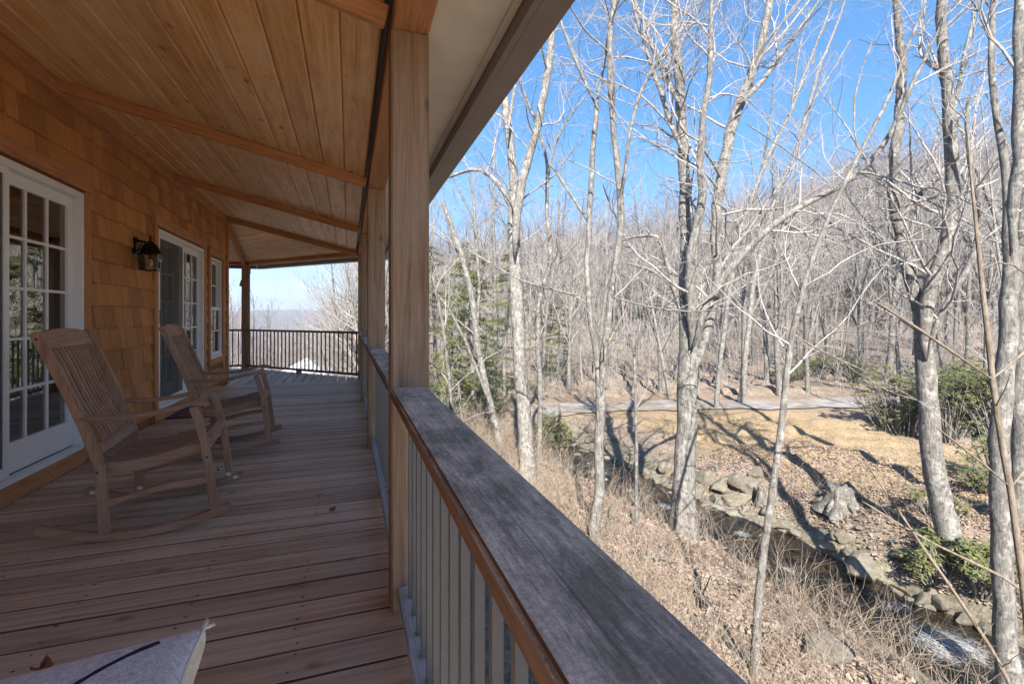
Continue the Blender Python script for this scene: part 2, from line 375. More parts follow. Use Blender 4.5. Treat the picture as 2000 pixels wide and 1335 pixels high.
def watermat():
    m, t, b = mat('creek_water'); tc = N(t, 'ShaderNodeTexCoord'); P = tc.outputs['Object']
    at = N(t, 'ShaderNodeAttribute', attribute_name='foam')
    mp = N(t, 'ShaderNodeMapping'); mp.inputs['Scale'].default_value = (3.2, .8, 1); t.links.new(P, mp.inputs[0])
    n1 = noise(t, mp.outputs[0], 6, 6, .6, .8); n2 = noise(t, mp.outputs[0], 12, 8, .7, 1.5)
    f = ramp(t, math_(t, 'ADD', math_(t, 'MULTIPLY', at.outputs['Fac'], .29), math_(t, 'MULTIPLY', n2.outputs[0], 1.0)), [(.72, (0,0,0)), (1.0, (.75,.75,.75))])
    b.inputs['Roughness'].default_value = .06; b.inputs['IOR'].default_value = 1.33
    dk = noise(t, P, 1.5, 5, .6); dc = ramp(t, dk.outputs[0], [(.35, (.10,.105,.11)), (.6, (.30,.24,.17))])
    tr = N(t, 'ShaderNodeBsdfTransparent'); t.links.new(dc.outputs[0], tr.inputs[0]); dc.color_ramp.elements[0].color = (.35,.37,.40,1); dc.color_ramp.elements[1].color = (.75,.66,.52,1)
    gl = N(t, 'ShaderNodeBsdfGlossy'); gl.inputs['Roughness'].default_value = .05
    bp = N(t, 'ShaderNodeBump'); bp.inputs['Strength'].default_value = .5; bp.inputs['Distance'].default_value = .05; t.links.new(n1.outputs[0], bp.inputs['Height'])
    t.links.new(bp.outputs[0], gl.inputs['Normal'])
    frs = N(t, 'ShaderNodeFresnel'); frs.inputs[0].default_value = 1.36; t.links.new(bp.outputs[0], frs.inputs['Normal'])
    mx = N(t, 'ShaderNodeMixShader'); t.links.new(frs.outputs[0], mx.inputs[0]); t.links.new(tr.outputs[0], mx.inputs[1]); t.links.new(gl.outputs[0], mx.inputs[2])
    b.inputs['Base Color'].default_value = (.8,.83,.86,1); b.inputs['Roughness'].default_value = .5
    m2 = N(t, 'ShaderNodeMixShader'); t.links.new(f.outputs[0], m2.inputs[0]); t.links.new(mx.outputs[0], m2.inputs[1]); t.links.new(b.outputs[0], m2.inputs[2])
    t.links.new(m2.outputs[0], t.nodes['Material Output'].inputs[0]); return m
tag(obj('water', wm, watermat()), 'shallow rocky creek with small white rapids', 'creek', kind='structure')
def roadmat():
    m, t, b = mat('gravel'); tc = N(t, 'ShaderNodeTexCoord'); n = noise(t, tc.outputs['Object'], 35, 8, .75); n2 = noise(t, tc.outputs['Object'], 1.2, 4)
    r = ramp(t, n.outputs[0], [(.3, (.20,.195,.19)), (.7, (.38,.375,.37))]); r2 = ramp(t, n2.outputs[0], [(.4, (.62,.52,.43)), (.6, (1,1,1))])
    lv = noise(t, tc.outputs['Object'], .45, 9, .72); lr = ramp(t, lv.outputs[0], [(.44, (0,0,0)), (.54, (1,1,1))]); lf = ramp(t, n.outputs[0], [(.3, (.13,.095,.07)), (.7, (.34,.27,.21))])
    t.links.new(mixc(t, math_(t, 'MULTIPLY', lr.outputs[0], .9), mixc(t, 1.0, r.outputs[0], r2.outputs[0], 'MULTIPLY'), lf.outputs[0]), b.inputs['Base Color']); b.inputs['Roughness'].default_value = .95
    bump(t, b, n.outputs[0], .6, .02); return m
rm_, _ = ribbon('gravel_road', ROAD, .95, lambda p: terrain(p[:, 0], p[:, 1]) + .05, None, 200, 7, .12)
tag(obj('gravel_road', rm_, roadmat()), 'pale grey gravel road crossing behind the straw lawn', 'road', kind='structure')

# ------------------------------------------------------------------ house
XW = -2.10; YC = 9.80; ZT = 2.97
house = tag(empty('house', (-6, 4, ground(-6, 4))), 'house wall of orange cedar shingles with white framed glass doors', 'house')
HL = Vector(house.location)
def hp(name, mb, m, parent=None, bevel=0, **k):
    o = mb.build(name, m, parent or house, bevel, **k)
    if parent is None: o.location = -HL if k.get('loc') is None else Vector(k['loc']) - HL
    return o
D1 = (3.00, 4.84); D2 = (6.44, 8.26); WN = (8.62, 9.38); DZ = (.13, 2.21); WZ = (.53, 2.15)
wt = .14; wx0 = XW - wt
w = MB()
for a, b_ in [(-1.9, D1[0]), (D1[1], D2[0]), (D2[1], WN[0]), (WN[1], YC)]: w.box((wx0, a, -2.6), (XW, b_, 3.1))
for (a, b_), (z0, z1) in ((D1, DZ), (D2, DZ), (WN, WZ)):
    w.box((wx0, a, z1), (XW, b_, 3.1)); w.box((wx0, a, -2.6), (XW, b_, z0))
wall = hp('wall', w, M['wall'])
hp('side_wall', MB().box((-11, YC - wt, -2.6), (wx0 - .002, YC - .002, 3.1)), M['wall'])
hp('side_wall', MB().box((-11, -1.9, -2.6), (wx0 - .002, -1.9 + wt, 3.1)), M['wall'])
hp('side_wall', MB().box((-11, -1.75, -2.6), (-10.85, YC - wt - .002, 3.1)), M['wall'])
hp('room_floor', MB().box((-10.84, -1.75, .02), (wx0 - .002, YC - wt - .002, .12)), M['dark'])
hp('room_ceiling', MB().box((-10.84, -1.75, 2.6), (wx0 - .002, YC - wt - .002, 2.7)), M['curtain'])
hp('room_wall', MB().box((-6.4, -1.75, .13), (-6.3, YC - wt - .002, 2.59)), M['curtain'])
rf = MB(); rf.poly([(-2.0,-2.1,3.13),(-2.0,10.0,3.13),(-11.2,10.0,3.13),(-11.2,-2.1,3.13),(-6.6,1.5,5.0),(-6.6,6.0,5.0)],
                   [(0,1,5,4),(1,2,5),(2,3,4,5),(3,0,4),(3,2,1,0)])
hp('roof', rf, M['gutter'])
# shingles
rnd = random.Random(3)
EXP = .2; CW = .105
def shingle_mesh(lean):
    t0, t1, hh = .027 + lean, .003, .235
    return MB().poly([(0,0,0),(t0,0,0),(t0,1,0),(0,1,0),(0,0,hh),(t1,0,hh),(t1,1,hh),(0,1,hh)],
        [(3,2,1,0),(4,5,6,7),(0,1,5,4),(1,2,6,5),(2,3,7,6),(3,0,4,7)]).mesh('shingle')
shm = [shingle_mesh(q) for q in (0, .004, .007)]
for m_ in shm: m_.materials.append(M['shingle'])
def blocked(y0, y1, z0, z1):
    for (a, b_), (c, d) in ((D1, DZ), (D2, DZ), (WN, WZ)):
        if y1 > a - .10 and y0 < b_ + .10 and z1 > c - .3 * (c > .3) - .2 and z0 < d + .10: return (a - CW, b_ + CW, c, d)
    return None
row = 0; z = .10
shin = []
while z < 2.84:
    y = 2.2 + rnd.uniform(0, .15)
    while y < YC - .09:
        wd = rnd.choice([rnd.uniform(.075, .15), rnd.uniform(.13, .27), rnd.uniform(.15, .24)])
        y1 = min(y + wd, YC - .09); segs = [(y, y1)]
        for (a, b_), (c, d) in ((D1, DZ), (D2, DZ), (WN, WZ)):
            a2, b2 = a - CW + .01, b_ + CW - .01; c2 = c - .105 if c > .3 else -1; d2 = d + .10
            if z + .19 > c2 and z + .02 < d2:
                segs = [q for s in segs for q in ((s[0], min(s[1], a2)), (max(s[0], b2), s[1])) if q[1] - q[0] > .02]
        for s in segs: shin.append((s[0], s[1], z + rnd.uniform(-.008, .006)))
        y = y1
        if y >= YC - .1: break
    z += EXP
for a, b_, z in shin:
    o = obj('shingle', shm[rnd.randrange(3)], None, wall, (XW + .001, a + .0012, z)); o.scale = (1, b_ - a - .0024, 1)
    o.rotation_euler = (rnd.uniform(-.012, .012), 0, 0)
# casings and trim
def casing(y0, y1, z0, z1, sill):
    x = XW + .001; p = .045
    hp('casing', MB().box((x, y0 - CW, z0 if not sill else z0 - CW), (x + p, y0, z1 + .02)), M['cedar'], bevel=.003)
    hp('casing', MB().box((x, y1, z0 if not sill else z0 - CW), (x + p, y1 + CW, z1 + .02)), M['cedar'], bevel=.003)
    hp('casing', MB().box((x, y0 - CW - .01, z1 + .022), (x + p + .008, y1 + CW + .01, z1 + .135)), M['cedary'], bevel=.003)
    if sill: hp('casing', MB().box((x, y0 + .002, z0 - CW), (x + p, y1 - .002, z0)), M['cedary'], bevel=.003)
casing(*D1, .02, DZ[1], False); casing(*D2, .02, DZ[1], False); casing(*WN, WZ[0], WZ[1], True)
hp('baseboard', MB().box((XW + .001, D1[0] + .002, .006), (XW + .05, D1[1] - .002, .128)), M['cedary'], bevel=.003)
hp('baseboard', MB().box((XW + .001, D2[0] + .002, .006), (XW + .05, D2[1] - .002, .128)), M['cedary'], bevel=.003)
hp('corner_board', MB().box((XW + .001, YC - .085, -.3), (XW + .04, YC + .03, 2.93)), M['cedar'], bevel=.003)
hp('corner_board', MB().box((XW - .09, YC + .001, -.3), (XW, YC + .03, 2.93)), M['cedar'], bevel=.003)
hp('frieze_board', MB().box((XW + .001, -1.8, 2.84), (XW + .075, YC - .1, 2.95)), M['cedary'], bevel=.004)
# doors: frame > sashes > panes, muntins
def sash(door, y0, y1, x, z0, z1, nx, nz, st=.085, bot=.2, glass='glass'):
    f = MB(); xt = .04
    f.box((x, y0, z0), (x + xt, y0 + st, z1)).box((x, y1 - st, z0), (x + xt, y1, z1))
    f.box((x, y0 + st, z1 - st), (x + xt - .001, y1 - st, z1)).box((x, y0 + st, z0), (x + xt - .001, y1 - st, z0 + bot))
    hp('sash', f, M['white'], door)
    gy0, gy1, gz0, gz1 = y0 + st, y1 - st, z0 + bot, z1 - st; mw = .02
    ys = np.linspace(gy0, gy1, nx + 1); zs = np.linspace(gz0, gz1, nz + 1)
    for yy in ys[1:-1]: hp('muntin', MB().box((x + .008, yy - mw/2, gz0), (x + .034, yy + mw/2, gz1)), M['white'], door)
    for zz in zs[1:-1]: hp('muntin', MB().box((x + .010, gy0, zz - mw/2), (x + .032, gy1, zz + mw/2)), M['white'], door)
    for a, b_ in zip(ys[:-1], ys[1:]):
        for c, d in zip(zs[:-1], zs[1:]):
            e = rnd.uniform(-.0012, .0012); g2 = rnd.uniform(-.0012, .0012)
            hp('pane', MB().box((x + .018, a + .002, c + .002), (x + .022, b_ - .002, d - .002)), M[glass], door)
def door(y0, y1, label):
    dr = tag(empty('sliding_door', (0, 0, 0)), label); dr.parent = house; dr.location = -HL; del_ = None
    z0, z1 = DZ; x = XW - .06
    f = MB(); f.box((x, y0, z0), (x + .10, y0 + .04, z1)).box((x, y1 - .04, z0), (x + .10, y1, z1)).box((x, y0 + .04, z1 - .05), (x + .10, y1 - .04, z1))
    f.box((x, y0 + .04, z0), (x + .115, y1 - .04, z0 + .022)).box((x + .062, y0 + .04, z0 + .022), (x + .068, y1 - .04, z0 + .035)).box((x + .095, y0 + .04, z0 + .022), (x + .101, y1 - .04, z0 + .033))
    hp('frame', f, M['white'], dr, bevel=.002)
    ym = (y0 + y1) / 2
    sash(dr, ym - .045, y1 - .042, x + .008, z0 + .04, z1 - .052, 3, 5)
    sash(dr, y0 + .042, ym + .045, x - .045, z0 + .04, z1 - .052, 3, 5)
    sc = MB(); sx = x + .07
    for a in ((y0 + .042, y0 + .09), (ym - .02, ym + .028)): sc.box((sx, a[0], z0 + .04), (sx + .02, a[1], z1 - .052))
    sc.box((sx, y0 + .09, z1 - .1), (sx + .019, ym - .02, z1 - .052)).box((sx, y0 + .09, z0 + .04), (sx + .019, ym - .02, z0 + .11))
    hp('screen_frame', sc, M['white'], dr)
    hp('insect_screen', MB().box((sx + .009, y0 + .09, z0 + .11), (sx + .011, ym - .02, z1 - .1)), M['screen'], dr)
    hp('handle', MB().box((sx + .02, y0 + .055, 1.12), (sx + .035, y0 + .08, 1.28)), M['black'], dr, bevel=.004)
    return dr
door(*D1, 'white sliding glass door with grid panes, away from the wall lantern')
door(*D2, 'white sliding glass door with insect screen beside the wall lantern')
wd_ = tag(empty('window'), 'narrow white framed window with sash between door and house corner'); wd_.parent = house; wd_.location = -HL
x = XW - .06; f = MB(); y0, y1 = WN; z0, z1 = WZ
f.box((x, y0, z0), (x + .085, y0 + .035, z1)).box((x, y1 - .035, z0), (x + .085, y1, z1)).box((x, y0 + .035, z1 - .035), (x + .085, y1 - .035, z1)).box((x, y0 + .035, z0), (x + .1, y1 - .035, z0 + .035))
hp('frame', f, M['white'], wd_, bevel=.002)
zm = 1.32
sash(wd_, y0 + .037, y1 - .037, x + .03, z0 + .037, zm + .03, 2, 2, .045, .06)
sash(wd_, y0 + .037, y1 - .037, x - .012, zm - .01, z1 - .037, 2, 2, .045, .05)

# ------------------------------------------------------------------ porch
PX0, PX1 = .1615, .3145; PXC = (PX0 + PX1) / 2
PYS = [-.55, 2.057, 4.60, 7.12, 9.58]
P2 = Vector((-2.24, 12.30)); P1 = Vector((PXC, PYS[-1]))
porch = tag(empty('porch', (PXC - .8, 4, 0)), 'covered wooden porch with plank ceiling, square posts and railings', 'porch')
PL = Vector(porch.location)
def pp(name, mb, m, parent=None, bevel=0, **k):
    o = mb.build(name, m, parent or porch, bevel, **k)
    if parent is None: o.location = -PL
    return o
def node(name, label=None):
    o = empty(name); o.parent = porch; o.location = -PL
    if label: o['label'] = label
    return o
ch = (P2 - P1); chL = ch.length; chd = ch.normalized(); chn = Vector((-chd.y, chd.x)) * -1   # outward
if chn.dot(Vector((1, 1))) < 0: chn = -chn
# deck
deck = node('deck', 'weathered brown deck boards')
def board_mesh(L, wd, th, ch_=.005, name='deck_board'):
    h = wd / 2
    prof = [(-h, -th), (h, -th), (h, -ch_), (h - ch_, 0), (-h + ch_, 0), (-h, -ch_)]
    mb = MB(); n = len(prof)
    vs = [(0, a, b_) for a, b_ in prof] + [(L, a, b_) for a, b_ in prof]
    mb.poly(vs, [tuple(range(n)), tuple(range(2*n-1, n-1, -1))] + [(i, i+n, (i+1) % n + n, (i+1) % n) for i in range(n)])
    me = mb.mesh(name)
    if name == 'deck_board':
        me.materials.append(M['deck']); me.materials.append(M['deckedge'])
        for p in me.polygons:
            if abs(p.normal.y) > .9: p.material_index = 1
    return me
M['deckedge'] = wood('gap_shade_board_edge', (.13,.065,.032), (.20,.10,.05), (.26,.14,.075), 0, .05, 24, .8)  # shade of the gaps put into the colour: board sides darker brown than tops
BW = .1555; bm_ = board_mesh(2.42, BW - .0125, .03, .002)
y = 1.83 - 20 * BW
y = 9.50 - BW * math.floor((9.50 + 1.0) / BW) + BW / 2
nb = 0
while y < 9.50 - BW / 2 + .01:
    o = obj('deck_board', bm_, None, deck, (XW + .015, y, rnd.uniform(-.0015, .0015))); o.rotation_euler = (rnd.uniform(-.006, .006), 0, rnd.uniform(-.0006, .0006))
    y += BW; nb += 1
x = XW + .02 + BW / 2
def chamfer_y(x, off):  # y on the chamfer line shifted outward by off
    q = P1 + chn * off; return q.y + (x - q.x) / chd.x * chd.y
while x < .33:
    ye = chamfer_y(x, .16)
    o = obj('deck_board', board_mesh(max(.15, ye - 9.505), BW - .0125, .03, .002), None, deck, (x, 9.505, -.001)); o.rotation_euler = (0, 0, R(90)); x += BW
yb = P2.y + .16; x = XW + .02 - BW / 2
while x > -4.2:
    ye = min(yb, chamfer_y(x, .16))
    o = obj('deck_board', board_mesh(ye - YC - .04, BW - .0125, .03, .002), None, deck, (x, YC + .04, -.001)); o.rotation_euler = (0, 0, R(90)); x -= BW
# joists and rim under the boards
rim = [(XW + .02, 9.0)]
jm = board_mesh(11.0, .038, .19, .001, 'joist'); jm.materials.append(M['post'])
for x in np.arange(-1.95, .3, .44):
    o = obj('joist', jm, None, deck, (x, -1.4, -.034)); o.rotation_euler = (0, 0, R(90))
pp('rim_joist', MB().box((.30, -1.4, -.26), (.338, 9.66, -.033)), M['post'], deck)
# nail heads: one joined part, thousands of dots
nv = []; nf = []
for k in range(nb):
    yy = 9.50 - BW * nb + BW * (k + .5)
    for xx in np.arange(-1.95, .3, .44):
        for s in (-.045, .045):
            if rnd.random() < .2: continue
            cx, cy_ = xx + rnd.uniform(-.012, .012), yy + s + rnd.uniform(-.01, .01); b0 = len(nv); r_ = rnd.uniform(.0035, .006)
            for a in range(6): nv.append((cx + r_ * 1.5 * math.cos(a * 1.047), cy_ + r_ * math.sin(a * 1.047), .0022))
            nf.append(tuple(range(b0, b0 + 6)))
tag(obj('nail_heads', mesh_np('nail_heads', nv, nf), plain('nail', (.035,.028,.025), .6), deck), kind='stuff')
# posts
def post(x, y, z0, z1, wx=.153, rz=0):
    o = MB().box((-wx/2, -wx/2, z0), (wx/2, wx/2, z1)).build('post', M['post'], porch, .006)
    o.location = Vector((x, y, 0)) - PL; o.rotation_euler = (0, 0, rz); return o
ZB = 2.37
for y in PYS: post(PXC, y, .001, ZB)
post(P2.x, P2.y, .001, ZB)
for y in PYS: post(PXC - .1, y, ground(PXC - .1, y) - .3, -.27)
post(P2.x, P2.y - .2, ground(P2.x, P2.y) - .3, -.04)
# beams
pp('beam', MB().box((PX0 + .002, -1.8, ZB), (PX1 - .002, PYS[-1] + .06, 2.62)), M['cedary'], bevel=.004)
def oriented(name, a, b, wdt, z0, z1, m, bevel=.004, parent=None, ext=0.):
    d = b - a; L = d.length + 2 * ext; an = math.atan2(d.y, d.x)
    o = MB().box((-ext, -wdt/2, z0), (L - ext, wdt/2, z1)).build(name, m, parent or porch, bevel)
    o.location = Vector((a.x, a.y, 0)) - (PL if parent is None else Vector((0, 0, 0))); o.rotation_euler = (0, 0, an); return o
oriented('beam', P1, P2, .14, ZB + .002, 2.60, M['cedarx'])
oriented('beam', P2 + Vector((.04, 0)), Vector((-5.5, P2.y)), .138, ZB + .004, 2.598, M['cedarx'])
# ceiling: z falls from the wall to the beam
XE = .13; ZE = 2.435; SL = (ZT - ZE) / (XE - XW)
ceil = node('ceiling', 'pine plank porch ceiling')
def plank(name, quad, th, gap, m, parent, bev=.009):
    """quad: 4 points (long edge a-b, long edge d-c) seen from below; builds a bevelled plank above that face, in its own frame"""
    a, b, c, d = [Vector(q) for q in quad]
    ex = (b - a).normalized(); nz = ex.cross((d - a)).normalized()
    if nz.z < 0: nz = -nz
    ey = nz.cross(ex)
    def L(p): q = p - a; return (q.dot(ex), q.dot(ey), 0)
    pts = [L(a), L(b), L(c), L(d)]; s = 1 if pts[3][1] > 0 else -1
    g = gap * s / 2
    P0 = [(pts[0][0], g), (pts[1][0], g), (pts[2][0], pts[2][1] - g), (pts[3][0], pts[3][1] - g)]
    bb = bev * s; P1_ = [(P0[0][0], P0[0][1] + bb), (P0[1][0], P0[1][1] + bb), (P0[2][0], P0[2][1] - bb), (P0[3][0], P0[3][1] - bb)]
    vs = [(x, y, 0) for x, y in P1_] + [(x, y, bev) for x, y in P0] + [(x, y, th) for x, y in P0]
    fs = [(0,1,2,3), (8,9,10,11)] + [(i, (i+1) % 4, (i+1) % 4 + 4, i + 4) for i in range(4)] + [(i+4, (i+1) % 4 + 4, (i+1) % 4 + 8, i + 8) for i in range(4)]
    o = MB().poly(vs, fs).build(name, m, parent)
    o.matrix_local = Matrix(((ex.x, ey.x, nz.x, a.x), (ex.y, ey.y, nz.y, a.y), (ex.z, ey.z, nz.z, a.z), (0, 0, 0, 1)))
    return o
def cz(x): return ZE + (XE - x) * SL
HC_ = Vector((XW + .02, YC - .28, ZT)); E1 = Vector((XE, 9.46, ZE)); 
qn = chn * -(.11); E2 = Vector((P2.x - .02, P2.y - .12, ZE))
CBW = .1715; xs = []; x = XE
while x > XW - .05: xs.append(x); x -= CBW
def hipy(x): t_ = (x - HC_.x) / (E1.x - HC_.x); return HC_.y + (E1.y - HC_.y) * t_
for x0 in xs:
    x1 = max(x0 - CBW, XW)
    if x0 - x1 < .01: continue
    for ya, yb2 in ((-1.7, None),):
        plank('ceiling_board', [(x0, ya, cz(x0)), (x0, hipy(x0), cz(x0)), (x1, hipy(x1), cz(x1)), (x1, ya, cz(x1))], .018, .003, M['ceil'], ceil)
nrow = 10
for k in range(nrow):
    t0, t1 = k / nrow, (k + 1) / nrow
    a, b = E1.lerp(HC_, t0), E2.lerp(HC_, t0); d, c = E1.lerp(HC_, t1), E2.lerp(HC_, t1)
    plank('ceiling_board', [a, b, c, d], .018, .003, M['ceil'], ceil)
E3 = Vector((-6, E2.y, ZE)); H3 = Vector((-6, HC_.y + .2, ZT)); H2 = Vector((HC_.x, HC_.y + .2, ZT))
for k in range(12):
    t0, t1 = k / 12, (k + 1) / 12
    plank('ceiling_board', [E2.lerp(HC_, t0), E3.lerp(H3, t0), E3.lerp(H3, t1), E2.lerp(HC_, t1)], .018, .003, M['ceil'], ceil)
# backing (roof deck) just above the planks, keeps daylight out
up = Vector((0, 0, .03)); up2 = Vector((0, 0, .12))
OV = .66
def slab(name, pts, m, th=.05):
    n = len(pts); vs = [Vector(p) for p in pts] + [Vector(p) + Vector((0, 0, th)) for p in pts]
    mb = MB().poly(vs, [tuple(range(n)), tuple(range(2*n-1, n-1, -1))] + [(i, (i+1) % n, (i+1) % n + n, i + n) for i in range(n)])
    return pp(name, mb, m)
zo = .06
slab('roof_sheathing', [(PX1, -1.7, cz(PX1) + zo + .02), (PX1, PYS[-1] + .05, cz(PX1) + zo + .02), HC_ + Vector((0, .1, zo)), (XW + .01, -1.7, ZT + zo)], M['gutter'])
qa = P1 + chn * .1; qb = P2 + chn * .1
slab('roof_sheathing', [(qa.x, qa.y, ZE + zo), (qb.x, qb.y, ZE + zo), HC_ + Vector((0, 0, zo + .003))], M['gutter'])
slab('roof_sheathing', [(qb.x - .05, qb.y, ZE + zo + .004), (-6, P2.y + .1, ZE + zo + .004), H3 + Vector((0, 0, zo)), HC_ + Vector((0, 0, zo + .006))], M['gutter'])
# rafters under the planks
def rafter(a, b, wd=.045, dep=.085, m='cedarx', name='rafter'):
    a, b = Vector(a), Vector(b); ex = (b - a).normalized(); ey = Vector((0, 0, 1)).cross(ex).normalized(); ez = ex.cross(ey)
    o = MB().box((0, -wd/2, -dep), ((b - a).length, wd/2, -.001)).build(name, M[m], porch, .004)
    o.matrix_local = Matrix.Translation(-PL) @ Matrix(((ex.x, ey.x, ez.x, a.x), (ex.y, ey.y, ez.y, a.y), (ex.z, ey.z, ez.z, a.z), (0, 0, 0, 1)))
    return o
for y in (-.6, 1.95, 4.42, 6.88): rafter((XW + .02, y, cz(XW + .02)), (XE + .02, y, cz(XE + .02)), .04, .085)
rafter(HC_ + Vector((-.01, -.03, 0)), E1 + Vector((.03, 0, -.008)), .06, .09)
rafter(HC_ + Vector((0, .05, 0)), E2, .06, .09)
# soffit, trim, fascia, gutter outside the beam
def eave(a, b, out, za=None):
    """a,b: beam outer edge end points, out: outward unit vector"""
    an = math.atan2(b.y - a.y, b.x - a.x); L = (b - a).length; s = 1 if Vector((-math.sin(an), math.cos(an))).dot(out) > 0 else -1
    def strip(name, o0, o1, z0, z1, m, mit=.41, bev=0):
        # mitred strip: ends lengthened with the offset
        y0, y1 = s * o0, s * o1; e0, e1 = o0 * mit, o1 * mit
        vs = [(-e0*za[0], y0, z0), (L + e0*za[1], y0, z0), (L + e1*za[1], y1, z0), (-e1*za[0], y1, z0)]
        vs += [(x, y, z1) for x, y, _ in vs]
        o = MB().poly(vs, [(0,1,2,3), (7,6,5,4), (0,4,5,1), (1,5,6,2), (2,6,7,3), (3,7,4,0)]).build(name, m, porch, bev)
        o.location = Vector((a.x, a.y, 0)) - PL; o.rotation_euler = (0, 0, an); return o
    strip('soffit_panel', -.01, .315, 2.425, 2.437, M['soffit'])
    strip('soffit_trim', .285, .315, 2.408, 2.424, M['soffit'], bev=.003)
    strip('fascia', .316, .3458, 2.339, 2.56, M['gutter'])
    strip('gutter', .346, .455, 2.338, 2.346, M['gutter']); strip('gutter', .447, .455, 2.347, 2.47, M['gutter'])
eave(Vector((PX1, -1.8)), Vector((PX1, PYS[-1] + .03)), Vector((1, 0)), (0, 1))
oa = Vector((PX1, PYS[-1] + .03)); obv = P2 + chn * .075 + chd * .03
eave(oa, obv, chn, (1, 1)); eave(obv, Vector((-6, obv.y)), Vector((0, 1)), (1, 0))
dsp = [(-2.28,12.80,2.345),(-2.28,12.80,2.25),(-2.30,12.70,2.16),(-2.36,12.42,2.02),(-2.38,12.40,1.9)]
pp('downspout', MB().tube([(p[0]+.02, p[1], p[2]) for p in dsp], .035, 6), M['gutter'])
# railings
balm = MB().box((-.0098, -.0098, .104), (.0098, .0098, .872)).mesh('baluster'); balm.materials.append(M['steel'])
balr = balm.copy(); balr.materials.clear(); balr.materials.append(M['redrail'])
def railing(a, b, top, low, bal, label, span=.114):
    d = b - a; L = d.length; an = math.atan2(d.y, d.x)
    r_ = empty('railing'); r_.parent = porch; r_.location = Vector((a.x, a.y, 0)) - PL; r_.rotation_euler = (0, 0, an); r_['label'] = label
    o = MB().box((0, -.073, .872), (L, .073, .914)).build('top_rail', top, r_, .007)
    o2 = MB().box((0, -.045, .067), (L, .045, .105)).build('bottom_rail', low, r_, .003)
    n = int(L / span); st = (L - (n - 1) * span) / 2
    for k in range(n): obj('baluster', bal, None, r_, (st + k * span, 0, 0))
    MB().box((L/2 - .045, -.04, .001), (L/2 + .045, .04, .066)).build('foot_block', M['post'], r_, .003)
    return r_
def railmat_x(src, name):
    m = src.copy(); m.name = name
    for n in m.node_tree.nodes:
        if n.type == 'MAPPING':
            s = n.inputs['Scale'].default_value; n.inputs['Scale'].default_value = (s[1], s[0], s[2])
    return m
railx = railmat_x(M['rail'], 'weathered_rail_x'); lowx = railmat_x(M['lowrail'], 'grey_low_rail_x')
for y0, y1 in zip(PYS[:-1], PYS[1:]):
    railing(Vector((PXC - .008, y0 + .0775)), Vector((PXC - .008, y1 - .0775)), railx, lowx, balm, 'railing with mossy grey top rail and slim metal balusters')
railing(P1 + chd * .08, P2 - chd * .08, M['redrail'], M['redrail'], balr, 'dark brown railing across the angled porch end', .125)
railing(P2 + Vector((-.08, 0)), Vector((-5.2, P2.y)), M['redrail'], M['redrail'], balr, 'dark brown railing behind the house corner', .125)

# ------------------------------------------------------------------ rocking chairs
def extr(prof, y0, y1, name, m, parent, bev=.006):
    return MB().prism(prof, y0, y1).build(name, m, parent, bev)
def thick(path, th):
    """outline of a curved bar: path of (x,z) along its centre"""
    P = np.array(path, float); T = np.gradient(P, axis=0); T /= np.linalg.norm(T, axis=1)[:, None]; Nn = np.column_stack([-T[:, 1], T[:, 0]])
    th = np.broadcast_to(np.asarray(th, float), (len(P),))[:, None] / 2
    return [tuple(p) for p in np.vstack([P + Nn * th, (P - Nn * th)[::-1]])]
def cr(pts, n=8):
    """smooth curve through points"""
    P = np.array(pts, float); t = np.arange(len(P)); q = np.linspace(0, len(P) - 1, (len(P) - 1) * n + 1); out = []
    for s in q:
        i = min(int(s), len(P) - 2); f = s - i
        p0, p1, p2, p3 = P[max(i-1, 0)], P[i], P[i+1], P[min(i+2, len(P)-1)]
        out.append(.5 * (2*p1 + (p2-p0)*f + (2*p0-5*p1+4*p2-p3)*f*f + (3*p1-p0-3*p2+p3)*f**3))
    return out
def curved_bar(name, path, y0, y1, th, m, parent, bev=.005):
    P = np.array(path, float); pr = thick(path, th); n = len(P); mb = MB()
    vs = []
    for i in range(n):
        a = pr[i]; b = pr[2*n-1-i]; vs += [(a[0], y0, a[1]), (a[0], y1, a[1]), (b[0], y1, b[1]), (b[0], y0, b[1])]
    fs = [(0,1,2,3), tuple(4*(n-1)+k for k in (3,2,1,0))]
    for i in range(n-1):
        for k in range(4): fs.append((4*i+k, 4*i+4+k, 4*i+4+(k+1) % 4, 4*i+(k+1) % 4))
    mb.poly(vs, fs); me = mb.mesh(name)
    bm = bmesh.new(); bm.from_mesh(me)
    es = [e for e in bm.edges if len(e.link_faces) == 2 and e.calc_face_angle(0) > .9]
    if bev: bmesh.ops.bevel(bm, geom=es, offset=bev, segments=2, affect='EDGES', clamp_overlap=True)
    bm.to_mesh(me); bm.free()
    return obj(name, me, m, parent)
HWC = .30
